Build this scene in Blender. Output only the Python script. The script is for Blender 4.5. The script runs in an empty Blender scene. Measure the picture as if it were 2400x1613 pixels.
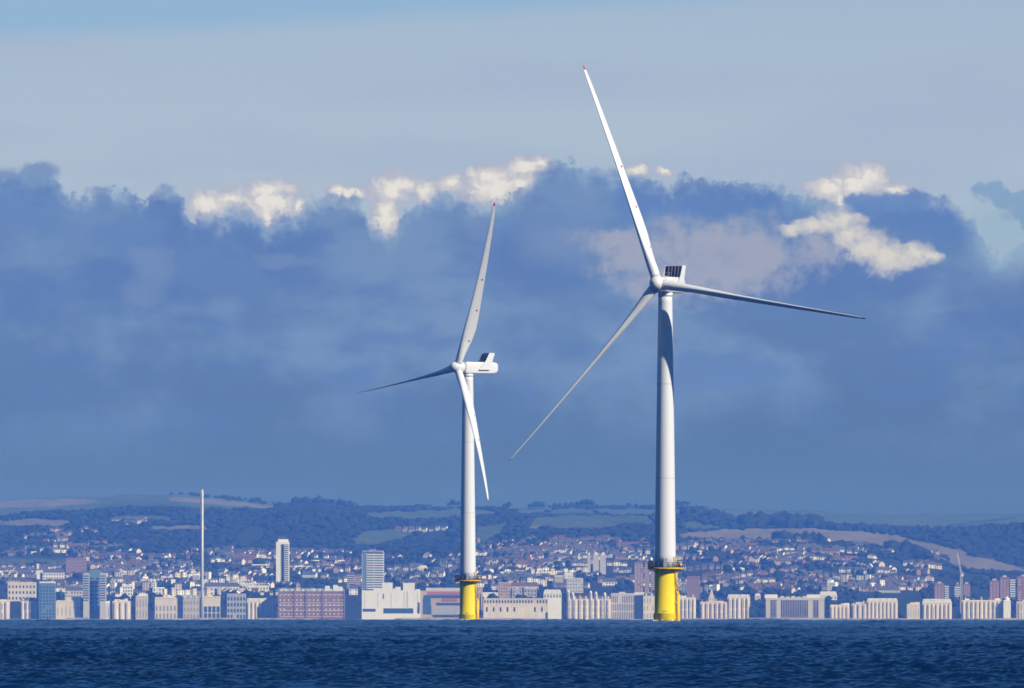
import bpy, math, random
import numpy as np
from mathutils import Vector, Matrix
random.seed(7)
rng = np.random.default_rng(11)
R = math.radians
SC = bpy.context.scene
COL = SC.collection

# ------------------------------------------------------------------ camera
F = 29370.0            # focal length in photograph pixels (2400 wide)
CAMZ = 2.0             # eye height above the sea
EYE = 1432.0           # photograph row of eye level
REARTH = 6371000.0
cam_d = bpy.data.cameras.new("camera"); cam = bpy.data.objects.new("camera", cam_d); COL.objects.link(cam)
cam_d.sensor_width = 36.0; cam_d.lens = 36.0 * F / 2400.0
cam_d.shift_y = (EYE - 806.5) / 2400.0
cam_d.clip_start = 1.0; cam_d.clip_end = 200000.0
cam.location = (0, 0, CAMZ); cam.rotation_euler = (R(90), 0, 0)
SC.camera = cam

# ------------------------------------------------------------------ sun, exposure
SUN_EL, SUN_AZ = R(33.0), R(125.5)          # azimuth clockwise from +Y
sdir = Vector((math.sin(SUN_AZ) * math.cos(SUN_EL), math.cos(SUN_AZ) * math.cos(SUN_EL), math.sin(SUN_EL)))
sun_d = bpy.data.lights.new("sun", 'SUN'); sun_d.energy = 4.9; sun_d.angle = R(0.53); sun_d.color = (1.0, 0.95, 0.87)
sun = bpy.data.objects.new("sun", sun_d); COL.objects.link(sun)
sun.rotation_euler = sdir.to_track_quat('Z', 'Y').to_euler()
SC.view_settings.view_transform = 'Standard'; SC.view_settings.look = 'None'
SC.view_settings.exposure = 0.0; SC.view_settings.gamma = 1.0
SC.cycles.use_denoising = True; SC.cycles.denoiser = 'OPENIMAGEDENOISE'; SC.cycles.denoising_input_passes = 'RGB_ALBEDO_NORMAL'; SC.cycles.denoising_prefilter = 'ACCURATE'
SC.cycles.filter_width = 1.6; SC.cycles.max_bounces = 6; SC.cycles.volume_bounces = 1
SC.cycles.caustics_reflective = False; SC.cycles.caustics_refractive = False

# ------------------------------------------------------------------ node expression helper
class E:
    tree = None
    def __init__(s, sock): s.s = sock
    @staticmethod
    def m(op, *a, clamp=False):
        n = E.tree.nodes.new('ShaderNodeMath'); n.operation = op; n.use_clamp = clamp
        for i, v in enumerate(a):
            if isinstance(v, E): E.tree.links.new(v.s, n.inputs[i])
            else: n.inputs[i].default_value = v
        return E(n.outputs[0])
    def __add__(a, b): return E.m('ADD', a, b)
    __radd__ = __add__
    def __sub__(a, b): return E.m('SUBTRACT', a, b)
    def __rsub__(a, b): return E.m('SUBTRACT', b, a)
    def __mul__(a, b): return E.m('MULTIPLY', a, b)
    __rmul__ = __mul__
    def __truediv__(a, b): return E.m('DIVIDE', a, b)
def smooth(x, lo, hi):
    n = E.tree.nodes.new('ShaderNodeMapRange'); n.interpolation_type = 'SMOOTHSTEP'
    E.tree.links.new(x.s, n.inputs[0]); n.inputs[1].default_value = lo; n.inputs[2].default_value = hi
    return E(n.outputs[0])
def vec(x, y, z=0.0):
    n = E.tree.nodes.new('ShaderNodeCombineXYZ')
    for i, v in enumerate((x, y, z)):
        if isinstance(v, E): E.tree.links.new(v.s, n.inputs[i])
        else: n.inputs[i].default_value = v
    return E(n.outputs[0])
def noise(v, scale, detail=5.0, rough=0.55, off=(0, 0, 0), sc=(1, 1, 1), dim='3D'):
    mp = E.tree.nodes.new('ShaderNodeMapping')
    E.tree.links.new(v.s, mp.inputs[0]); mp.inputs['Location'].default_value = off; mp.inputs['Scale'].default_value = sc
    n = E.tree.nodes.new('ShaderNodeTexNoise'); n.noise_dimensions = dim; n.inputs['Scale'].default_value = scale
    n.inputs['Detail'].default_value = detail; n.inputs['Roughness'].default_value = rough
    E.tree.links.new(mp.outputs[0], n.inputs['Vector'])
    return E(n.outputs[0])
def mixc(f, a, b):
    n = E.tree.nodes.new('ShaderNodeMix'); n.data_type = 'RGBA'
    if isinstance(f, E): E.tree.links.new(f.s, n.inputs[0])
    else: n.inputs[0].default_value = f
    for i, v in ((6, a), (7, b)):
        if isinstance(v, E): E.tree.links.new(v.s, n.inputs[i])
        else: n.inputs[i].default_value = (*v, 1.0)
    return E(n.outputs[2])
def ramp(x, stops):
    n = E.tree.nodes.new('ShaderNodeValToRGB'); el = n.color_ramp.elements
    while len(el) < len(stops): el.new(0.5)
    for e, (p, c) in zip(el, stops): e.position = p; e.color = (*c, 1.0)
    E.tree.links.new(x.s, n.inputs[0]); return E(n.outputs[0])

# ------------------------------------------------------------------ world: sky with its cloud bank
noise3 = noise
def build_world():
    w = bpy.data.worlds.new("World"); SC.world = w; w.use_nodes = True
    t = w.node_tree; t.nodes.clear(); E.tree = t
    tc = t.nodes.new('ShaderNodeTexCoord'); sep = t.nodes.new('ShaderNodeSeparateXYZ')
    t.links.new(tc.outputs['Generated'], sep.inputs[0])
    dx, dy, dz = (E(sep.outputs[i]) for i in range(3))
    az = E.m('ARCTAN2', dx, dy)
    el = dz / E.m('SQRT', dx * dx + dy * dy)
    X = az * (F / 100.0) + 12.0                 # azimuth and elevation in convenient units
    Y = EYE / 100.0 - el * (F / 100.0)
    P = vec(X, Y, 0.0)
    noise = lambda *a, **k: noise3(*a, **k, dim='2D')
    def L(c, yy):
        """sRGB colour wanted in the picture at row yy -> radiance of the sky behind the air in front of it"""
        out = []
        path = min(27500.0, 258.0 * F / max(EYE - yy, 1.0))
        for v, sg, a in zip(c, (.34e-5, 1.08e-5, 4.0e-5), (.62, .57, .60)):
            v = v / 255.0; v = v / 12.92 if v < .04045 else ((v + .055) / 1.055) ** 2.4
            T = math.exp(-sg * path); out.append(max(.004, (v - a * (1 - T)) / T))
        return tuple(out)
    # wobble used by every cloud edge
    n1 = noise(P, 0.95, 9, 0.60); n2 = noise(P, 0.95, 9, 0.60, off=(31.7, 12.3, 5.0))
    nf = noise(P, 3.0, 8, 0.66, off=(3.1, 7.7, 2.0)); ng = noise(P, 3.0, 8, 0.66, off=(13.1, 2.7, 4.0))
    Xw = X + (n1 - 0.5) * 0.70 + (nf - 0.5) * 0.42
    Yw = Y + (n2 - 0.5) * 0.50 + (ng - 0.5) * 0.40
    PW = vec(Xw, Yw, 0.0)
    # clear sky: veil whose lower edge slopes across the upper left
    veil = smooth(Y + X * 0.055 + (noise(P, 0.5, 3, 0.5, sc=(0.35, 1, 1)) - 0.5) * 0.5, 0.55, 1.25)
    streak = noise(P, 0.55, 4, 0.5, off=(9, 4, 1), sc=(0.22, 1.0, 1))
    up = ramp(Y * (1 / 8.0), [(0.0, L((163, 185, 207), 0)), (0.12, L((167, 187, 207), 100)), (0.45, L((173, 190, 207), 360)), (1.0, L((172, 187, 203), 640))])
    up = mixc(smooth(streak, 0.35, 0.7), up, L((166, 184, 206), 200))
    sky = mixc(veil, L((146, 181, 211), 40), up)
    # bright cumulus heads behind the bank
    def field(blobs, pw):
        best = None
        for (cx, cy, rx, ry) in blobs:
            rx *= 1.08; ry *= 1.12
            n = t.nodes.new('ShaderNodeVectorMath'); n.operation = 'MULTIPLY_ADD'
            t.links.new(pw.s, n.inputs[0])
            n.inputs[1].default_value = (100.0 / rx, 100.0 / ry, 0); n.inputs[2].default_value = (-cx / rx, -cy / ry, 0)
            l = t.nodes.new('ShaderNodeVectorMath'); l.operation = 'LENGTH'; t.links.new(n.outputs[0], l.inputs[0])
            v = E(l.outputs['Value'])
            if best is None: best = v
            else:
                sm = E.m('SMOOTH_MIN', best, v, 0.45); best = sm
        return 1.0 - best
    HEADS = [(482,478,52,34),(630,474,75,46),(637,446,58,24),(540,467,42,24),(627,512,24,20),(706,488,20,22),(792,445,26,14),
             (914,446,58,40),(948,433,42,27),(903,505,36,50),(1000,450,36,26),(820,452,42,13),(1058,428,38,22),
             (1158,440,78,46),(1144,408,54,22),(1227,390,48,24),(1265,380,32,18),(1213,430,44,28),
             (2013,432,64,50),(1944,442,54,26),(2040,412,46,28),(2100,445,34,16),(1975,470,24,24),(2006,491,26,12),
             (10,420,34,22),(92,405,38,20),(1490,402,34,14),(1555,400,24,10)]
    PH = vec(X + (n1 - 0.5) * 0.34 + (nf - 0.5) * 0.20, Y + (n2 - 0.5) * 0.26 + (ng - 0.5) * 0.18, 0.0)
    fh = field(HEADS, PH)
    def billow(dx_, dy_):
        """heaped cauliflower relief: rounded cells on three scales"""
        tot = None
        for sc_, wgt in ((2.1, .55), (4.6, .30), (9.5, .15)):
            v = t.nodes.new('ShaderNodeTexVoronoi'); v.voronoi_dimensions = '2D'; v.feature = 'SMOOTH_F1'; v.inputs['Scale'].default_value = sc_; v.inputs['Smoothness'].default_value = .35
            ad = vec(Xw * 1.0 + dx_, Yw * 1.15 + dy_, 0.0); t.links.new(ad.s, v.inputs['Vector'])
            q = (1.0 - E(v.outputs['Distance'])) * wgt; tot = q if tot is None else tot + q
        return tot
    bil = billow(0, 0); bil_s = billow(.10, -.10)          # second sample a little towards the sun (right and up)
    nb = noise(P, 2.6, 8, 0.62, off=(1.7, 8.1, 3))
    relief = (bil - bil_s) * 1.9 + (nb - 0.5) * 0.55
    hm = smooth(fh + (nb - 0.5) * 0.30 + (bil - .55) * 0.40, -0.34, 0.26)
    hb = smooth(fh * 1.05 + relief * .34 + (bil - .55) * .32, -0.10, 0.95)
    headc = mixc(hb, L((172, 179, 200), 430), L((219, 215, 210), 440))
    headc = mixc(smooth(hb, .7, 1.0) * .6, headc, L((233, 229, 223), 440))
    dull = smooth(X, 3.0, 4.3)                   # heads at the far left of the bank are in shade
    headc = mixc(dull, L((128, 150, 190), 430), headc)
    sky = mixc(hm, sky, headc)
    # the blue-grey bank with its ragged top edge
    pts = [(-400,430),(0,424),(30,416),(60,403),(90,396),(115,398),(130,410),(142,436),(150,450),(190,461),(220,450),(229,434),(245,434),(255,442),
           (300,447),(320,455),(343,471),(360,455),(375,442),(392,432),(415,441),(428,466),(433,490),(447,512),(480,500),(520,512),(540,490),
           (570,486),(590,491),(610,511),(622,528),(640,512),(665,498),(695,509),(715,480),(725,465),(740,458),(780,452),(830,463),(850,482),
           (865,520),(890,540),(910,553),(930,540),(945,502),(985,481),(1020,452),(1040,450),(1075,456),(1100,466),(1150,481),(1180,470),
           (1220,446),(1245,424),(1265,397),(1300,377),(1325,379),(1335,371),(1350,386),(1370,400),(1390,394),(1405,389),(1460,403),(1500,411),
           (1540,425),(1565,430),(1600,413),(1640,418),(1710,425),(1790,421),(1850,446),(1880,452),(1920,471),(1975,486),(1990,466),(2010,449),
           (2090,452),(2150,449),(2220,465),(2250,485),(2280,520),(2305,565),(2325,595),(2350,600),(2375,588),(2400,576),(2800,520)]
    fc = t.nodes.new('ShaderNodeFloatCurve'); c = fc.mapping.curves[0]
    pts = [p for p in pts if -100 <= p[0] <= 2500]
    pts = [(-100, 428)] + pts + [(2500, 560)]
    cu = lambda p: ((p[0] + 100) / 2600.0, (p[1] - 300) / 400.0)
    c.points[0].location = cu(pts[0]); c.points[-1].location = cu(pts[-1])
    for p in pts[1:-1]: c.points.new(*cu(p))
    for p_ in c.points: p_.handle_type = 'VECTOR'
    fc.mapping.update()
    Xe = X + (n1 - 0.5) * 0.22 + (nf - 0.5) * 0.26
    t.links.new(((Xe + 1.0) * (1 / 26.0)).s, fc.inputs['Value'])
    Edge = E(fc.outputs[0]) * 4.0 + 3.0
    dep = Y - Edge + (ng - 0.5) * 0.62 + (bil - .55) * .22 + (noise(P, 6.5, 7, 0.66, off=(2, 2, 9)) - 0.5) * 0.34
    soft = noise(P, 0.9, 3, 0.5, off=(14, 3, 3))
    bm_ = smooth(dep, -0.06, 0.12) * (0.25 + 0.5 * smooth(soft, .4, .6)) + smooth(dep + (nb - .5) * .5, -0.10, 0.50) * (0.75 - 0.5 * smooth(soft, .4, .6))
    lo1 = noise(P, 0.33, 6, 0.55, off=(2.2, 5.5, 1), sc=(0.55, 1.0, 1)); lo2 = noise(P, 0.75, 6, 0.55, off=(8.2, 1.5, 7), sc=(0.5, 1.1, 1))
    bank = ramp((Y - 3.6) * (1 / 10.0), [(0.0, L((106, 142, 194), 400)), (0.12, L((104, 137, 186), 480)), (0.30, L((100, 132, 182), 660)), (0.48, L((97, 129, 176), 840)),
                                         (0.65, L((95, 127, 171), 1010)), (0.75, L((97, 129, 172), 1110)), (0.85, L((97, 131, 176), 1210)), (1.0, L((99, 131, 173), 1300))])
    bank = mixc(smooth(lo1 + (nb - .5) * .12, 0.42, 0.66) * smooth(Y, 11.5, 8.0) * 0.9, bank, L((119, 148, 188), 600))
    bank = mixc(smooth(lo2 + (nb - .5) * .15, 0.46, 0.66) * smooth(Y, 11.5, 8.0) * 0.6, bank, L((91, 123, 180), 640))
    teal = smooth(dep, 0.75, 0.05) * smooth(noise(P, 0.8, 4, 0.5, off=(6, 6, 6)), 0.42, 0.62)
    bank = mixc(teal * 0.8, bank, L((124, 157, 192), 480))
    # dull sunlit patches inside the bank
    SOFT = [(1772,585,104,76),(1660,562,150,52),(1630,620,124,76),(1910,574,58,50),(1420,562,100,30),(1490,600,104,56),(1560,650,104,66),(1700,640,104,58)]
    fs = field(SOFT, PW)
    bank = mixc(smooth(fs + (nb - .5) * 1.3 + (lo2 - .5) * 1.2 + (bil - .55) * .5, -0.35, 0.85) * 0.92, bank, L((161, 168, 189), 580))
    SOFT2 = [(365,640,55,60),(345,600,50,30),(330,690,60,50),(1300,580,120,60),(1120,540,50,40),(660,610,80,20)]
    bank = mixc(smooth(field(SOFT2, PW) + (nb - .5) * .6, -0.1, 0.7) * 0.42, bank, L((128, 151, 189), 600))
    LIT = [(1944,526,56,24),(1990,547,50,36),(2030,582,58,40),(2082,600,66,44),(2136,597,52,32),(2178,600,36,16),(1862,536,36,20),(1975,510,54,18),(1905,528,40,16)]
    fl = field(LIT, PH)
    litc = mixc(smooth(fl + relief * .45, -0.05, 0.95), L((162, 171, 193), 550), L((214, 210, 204), 560))
    bank = mixc(smooth(fl + (nb - .5) * .9 + (bil - .55) * .5, -0.16, 0.34), bank, litc)
    DARK = [(2150,500,116,46),(2230,530,80,44),(2050,482,70,22),(1998,470,34,14),(1700,470,170,36),(1500,470,90,40)]
    bank = mixc(smooth(field(DARK, PW), -0.05, 0.5) * 0.8, bank, L((96, 131, 188), 490))
    sky = mixc(bm_, sky, bank)
    gap = smooth(X + (n1 - .5) * .8, 22.3, 23.3) * smooth(Y + (n2 - .5) * .9, 6.9, 5.3) * smooth(Y + (n1 - .5) * .8, 4.0, 5.4)
    sky = mixc(gap * .8, sky, L((152, 180, 200), 540))
    sky = mixc(smooth(field([(2060,478,72,22),(2010,468,40,15),(2130,478,60,26)], PH) + (nb - .5) * .5, -.05, .4) * .85, sky, L((104, 138, 190), 480))
    SIDE = [(2310,445,38,20),(2350,470,46,24),(2395,500,44,34),(2390,460,30,16)]
    sky = mixc(smooth(field(SIDE, PW), -0.05, 0.4) * 0.75, sky, L((122, 157, 194), 460))
    # unseen dark bank and tinted blue sky, added to dim ambient light and reflections
    sky = mixc(smooth(el, 0.051, 0.08), sky, (.050, .195, .53))
    far = mixc(noise3(vec(az, el), 3.0, 4, 0.5), (.085, .170, .375), (.125, .235, .450))
    far = mixc(smooth(el, .10, .3), far, (.034, .150, .44))
    wide = E.m('MAXIMUM', smooth(E.m('ABSOLUTE', az), 0.06, 0.16), smooth(el, 0.10, 0.13))
    st = t.nodes.new('ShaderNodeTexSky'); st.sky_type = 'NISHITA'; st.sun_disc = False
    st.sun_elevation = SUN_EL; st.sun_rotation = SUN_AZ
    st.air_density = 1.0; st.dust_density = 0.0; st.ozone_density = 5.0
    deep = t.nodes.new('ShaderNodeMix'); deep.data_type = 'RGBA'; deep.blend_type = 'MULTIPLY'; deep.inputs[0].default_value = 1.0
    t.links.new(st.outputs[0], deep.inputs[6]); deep.inputs[7].default_value = (.50, .74, 1.0, 1)
    def bg(c, k):
        b_ = t.nodes.new('ShaderNodeBackground'); t.links.new(c, b_.inputs[0]); b_.inputs[1].default_value = k; return b_.outputs[0]
    def mxs(f, a_, b_):
        m_ = t.nodes.new('ShaderNodeMixShader'); t.links.new(f.s, m_.inputs[0]); t.links.new(a_, m_.inputs[1]); t.links.new(b_, m_.inputs[2]); return m_.outputs[0]
    low = mxs(wide, bg(sky.s, 1.0), bg(far.s, 1.0))
    res = mxs(smooth(el, 0.28, 0.5), low, bg(deep.outputs[2], 0.05))
    out = t.nodes.new('ShaderNodeOutputWorld'); t.links.new(res, out.inputs[0])
    w.cycles.sampling_method = 'MANUAL'; w.cycles.sample_map_resolution = 512
build_world()

# ------------------------------------------------------------------ materials
MATS = {}
def mat(name, base, rough=0.6, var=0.0, vscale=0.3, vstretch=(1, 1, 1), dark=0.75, spec=0.5, coords='Object'):
    if name in MATS: return MATS[name]
    m = bpy.data.materials.new(name); m.use_nodes = True; t = m.node_tree; E.tree = t
    b = t.nodes['Principled BSDF']; b.inputs['Roughness'].default_value = rough; b.inputs['Specular IOR Level'].default_value = spec
    b.inputs['Base Color'].default_value = (*base, 1)
    if var > 0:
        tc = t.nodes.new('ShaderNodeTexCoord')
        n = noise(E(tc.outputs[coords]), vscale, 6, 0.6, sc=vstretch)
        c = mixc(smooth(n, 0.38, 0.66) * var, base, tuple(v * dark for v in base))
        t.links.new(c.s, b.inputs['Base Color'])
    MATS[name] = m; return m

# ------------------------------------------------------------------ mesh builder
class MB:
    def __init__(s): s.v = []; s.f = []; s.mi = []; s.sm = []; s.uv = None
    def add(s, vs, fs, mi=0, sm=False):
        o = len(s.v); s.v += [tuple(p) for p in vs]
        for f in fs: s.f.append(tuple(i + o for i in f)); s.mi.append(mi); s.sm.append(sm)
        return s
    def box(s, x0, x1, y0, y1, z0, z1, mi=0):
        vs = [(x, y, z) for z in (z0, z1) for y in (y0, y1) for x in (x0, x1)]
        return s.add(vs, [(0, 2, 3, 1), (4, 5, 7, 6), (0, 1, 5, 4), (2, 6, 7, 3), (0, 4, 6, 2), (1, 3, 7, 5)], mi)
    def hexa(s, v8, mi=0):
        return s.add(v8, [(0, 3, 2, 1), (4, 5, 6, 7), (0, 1, 5, 4), (1, 2, 6, 5), (2, 3, 7, 6), (3, 0, 4, 7)], mi)
    def lathe(s, prof, n=48, mi=0, sm=True, c=(0, 0)):
        vs = []; fs = []
        for (r, z) in prof:
            for k in range(n):
                a = 2 * math.pi * k / n; vs.append((c[0] + r * math.cos(a), c[1] + r * math.sin(a), z))
        for i in range(len(prof) - 1):
            for k in range(n):
                k2 = (k + 1) % n
                fs.append((i * n + k, i * n + k2, (i + 1) * n + k2, (i + 1) * n + k))
        s.add(vs, fs, mi, sm)
        s.f.append(tuple(len(s.v) - len(vs) + k for k in reversed(range(n)))); s.mi.append(mi); s.sm.append(False)
        s.f.append(tuple(len(s.v) - n + k for k in range(n))); s.mi.append(mi); s.sm.append(False)
        return s
    def tube(s, p, q, r, n=8, mi=0, r2=None):
        p = Vector(p); q = Vector(q); d = (q - p)
        if d.length < 1e-6: return s
        z = d.normalized(); x = z.orthogonal().normalized(); y = z.cross(x); r2 = r if r2 is None else r2
        vs = [p + (x * math.cos(2 * math.pi * k / n) + y * math.sin(2 * math.pi * k / n)) * r for k in range(n)]
        vs += [q + (x * math.cos(2 * math.pi * k / n) + y * math.sin(2 * math.pi * k / n)) * r2 for k in range(n)]
        fs = [(k, (k + 1) % n, n + (k + 1) % n, n + k) for k in range(n)]
        fs += [tuple(reversed(range(n))), tuple(range(n, 2 * n))]
        return s.add(vs, fs, mi, n > 5)
    def build(s, name, mats, parent=None, loc=None, smooth=False, M=None):
        me = bpy.data.meshes.new(name); me.from_pydata(s.v, [], s.f)
        for m in (mats if isinstance(mats, (list, tuple)) else [mats]): me.materials.append(m)
        if len(me.materials) > 1: me.polygons.foreach_set('material_index', s.mi)
        me.polygons.foreach_set('use_smooth', [bool(smooth or k) for k in s.sm]); me.update()
        return link(name, me, parent, loc, M)
def link(name, me, parent=None, loc=None, M=None):
    o = bpy.data.objects.new(name, me); COL.objects.link(o)
    if parent is not None: o.parent = parent
    if M is not None: o.matrix_basis = M
    elif loc is not None: o.location = loc
    return o
def tag(o, label=None, cat=None, group=None, kind=None):
    if label: o['label'] = label
    if cat: o['category'] = cat
    if group: o['group'] = group
    if kind: o['kind'] = kind
    return o
def raw_mesh(name, verts, quads, m, smooth=True, tris=None):
    me = bpy.data.meshes.new(name); me.vertices.add(len(verts)); me.vertices.foreach_set('co', np.asarray(verts, np.float32).ravel())
    f = np.asarray(quads, np.int32); k = f.shape[1]
    me.loops.add(f.size); me.loops.foreach_set('vertex_index', f.ravel())
    me.polygons.add(len(f)); me.polygons.foreach_set('loop_start', np.arange(0, f.size, k, dtype=np.int32))
    me.polygons.foreach_set('use_smooth', np.full(len(f), smooth))
    me.update(calc_edges=True); me.validate()
    for q in (m if isinstance(m, (list, tuple)) else [m]): me.materials.append(q)
    return me
def P(X, Y, d):
    """the point at distance d seen at photograph position X, Y"""
    return Vector(((X - 1200.0) / F * d, d, CAMZ + (EYE - Y) / F * d))

# ------------------------------------------------------------------ sea (follows the curve of the earth, wave relief in the mesh)
def build_sea():
    fine = np.arange(-0.0470, 0.0470001, 1.05e-4)
    out = [0.0470]; step = 1.05e-4
    while out[-1] < math.pi - 0.05:
        step = min(step * 1.35, 0.16); out.append(out[-1] + step)
    out = np.array(out[1:]); out = out[out < math.pi - 0.01]
    az = np.concatenate([-out[::-1], fine, out])
    rr = [1.0]
    while rr[-1] < 18400:
        r = rr[-1]
        g = 0.05 if r < 170 else 0.004 if r < 232 else 0.0004 if r < 640 else 0.0007 if r < 1400 else 0.0013 if r < 2800 else 0.004 if r < 5600 else 0.012
        rr.append(r * (1 + g))
    rr = np.array(rr); na, nr = len(az), len(rr)
    A, Rr = np.meshgrid(az, rr)
    x = (Rr * np.sin(A)).astype(np.float64); y = (Rr * np.cos(A))
    z = np.zeros_like(x)
    g = np.random.default_rng(5)
    fine_i = np.where(np.abs(az) <= 0.0471)[0]; i0, i1 = fine_i[0], fine_i[-1] + 1
    xs, ys, rs = x[:, i0:i1], y[:, i0:i1], Rr[:, i0:i1]
    zs = np.zeros_like(xs)
    rows = rs[:, :1]
    for k in range(70):
        lam = 0.18 * (30.0 ** (k / 69.0))              # 0.18 m .. 5.4 m
        th = g.normal(R(198), R(30))                   # wind sea running in from the open water
        kk = 2 * math.pi / lam; ph = g.uniform(0, 6.28)
        amp = 0.0098 * lam ** 0.80 * (1.0 if lam < 1.3 else (1.3 / lam) ** 0.5)
        fade = np.clip((lam / (1.05e-4 * rows) - 1.0) / 1.5, 0, 1)
        s = np.sin(kk * (xs * math.sin(th) + ys * math.cos(th)) + ph)
        zs += amp * fade * (s + 0.35 * s * s)
    for k in range(14):
        lam = 14.0 * (4.5 ** (k / 13.0)); th = g.normal(R(195), R(22)); kk = 2 * math.pi / lam; ph = g.uniform(0, 6.28)
        zs += .055 * np.clip((rows - 500) / 2500, .12, 1) * np.sin(kk * (xs * math.sin(th) + ys * math.cos(th)) + ph)
    gust = np.sin(xs * 0.021 + ys * 0.0031 + 1.0) + np.sin(ys * 0.011 - xs * 0.013) + np.sin(ys * 0.027 + xs * 0.047 + 2)
    zs *= (1.0 + 0.16 * gust)
    zs *= np.clip((rs - 250.0) / 80.0, 0, 1)
    edge = np.clip((0.0472 - np.abs(A[:, i0:i1])) / 0.003, 0, 1); zs *= edge
    z[:, i0:i1] = zs
    z -= Rr ** 2 / (2 * REARTH)
    V = np.stack([x, y, z], -1).reshape(-1, 3)
    idx = np.arange(na * nr, dtype=np.int32).reshape(nr, na)
    q = np.stack([idx[:-1, :-1], idx[:-1, 1:], idx[1:, 1:], idx[1:, :-1]], -1).reshape(-1, 4)

    m = bpy.data.materials.new("sea_water"); m.use_nodes = True; t = m.node_tree; E.tree = t
    b = t.nodes['Principled BSDF']; b.inputs['Base Color'].default_value = (.006, .030, .085, 1)
    b.inputs['Roughness'].default_value = 0.22; b.inputs['Specular IOR Level'].default_value = 0.37; b.inputs['IOR'].default_value = 1.333
    tc = t.nodes.new('ShaderNodeTexCoord'); ob = E(tc.outputs['Object'])
    h = noise(ob, 1.6, 6, 0.62, sc=(1, 1, 0)) + noise(ob, 0.35, 4, 0.6, off=(3, 9, 0), sc=(1.0, 0.6, 0)) * 1.6
    bp = t.nodes.new('ShaderNodeBump'); bp.inputs['Strength'].default_value = 0.9; bp.inputs['Distance'].default_value = 0.12
    t.links.new(h.s, bp.inputs['Height']) if 0 else None
    # broad patches of darker and lighter blue
    c = mixc(smooth(noise(ob, 0.05, 5, 0.6, off=(4, 1, 0), sc=(0.5, 0.12, 0)), 0.35, 0.7), (.0010, .019, .072), (.0018, .030, .108))
    t.links.new(c.s, b.inputs['Base Color'])
    o = link("sea", raw_mesh("sea", V, q, m)); tag(o, "dark blue choppy sea", None, None, 'structure')
build_sea()
# ------------------------------------------------------------------ wind turbines
WHITE = mat("white_paint", (.76, .765, .76), 0.38, 0.35, 0.10, (1, 1, 0.25), 0.90)
YEL = mat("yellow_paint", (.94, .69, .0), 0.6, 0.5, 0.35, (1, 1, 0.22), 0.86, spec=0.15)
YEL2 = mat("yellow_steel", (.88, .56, .0), 0.6, spec=0.2)
DARKST = mat("dark_steel", (.035, .035, .03), 0.5)
RADI = mat("radiator_black", (.012, .015, .035), 0.35, 0.5, 1.5, (6, 1, 0.2), 2.2)
GREYM = mat("grey_metal", (.38, .39, .40), 0.45)
SEAM_SHADE = mat("dark_seal_and_shade", (.06, .06, .06), 0.7)
RUST = mat("tide_stain", (.10, .075, .02), 0.8, 0.8, 1.2, (1, 1, 1), 0.4)

def blade_material():
    m = bpy.data.materials.new("blade_paint"); m.use_nodes = True; t = m.node_tree; E.tree = t
    b = t.nodes['Principled BSDF']; b.inputs['Roughness'].default_value = 0.36
    uvn = t.nodes.new('ShaderNodeUVMap'); uvn.uv_map = "span_chord"; sp = t.nodes.new('ShaderNodeSeparateXYZ'); t.links.new(uvn.outputs[0], sp.inputs[0])
    span, ch = E(sp.outputs[0]), E(sp.outputs[1])          # metres along the span, metres behind the leading edge
    red = smooth(span, 54.7, 54.75)
    for (r, cc) in ((9.3, 2.55), (19.7, 2.45), (30.0, 1.62)):
        d = E.m('SQRT', (span - r) * (span - r) + (ch - cc) * (ch - cc))
        red = E.m('MAXIMUM', red, 1.0 - smooth(d, 0.30, 0.36))
    tc = t.nodes.new('ShaderNodeTexCoord')
    base = mixc(smooth(noise(E(tc.outputs['Object']), 0.6, 5, 0.6, sc=(1, 1, .15)), .4, .7), (.82, .82, .80), (.76, .76, .745))
    c = mixc(red, base, (.50, .012, .02)); t.links.new(c.s, b.inputs['Base Color'])
    return m
BLADE_M = blade_material()

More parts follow.
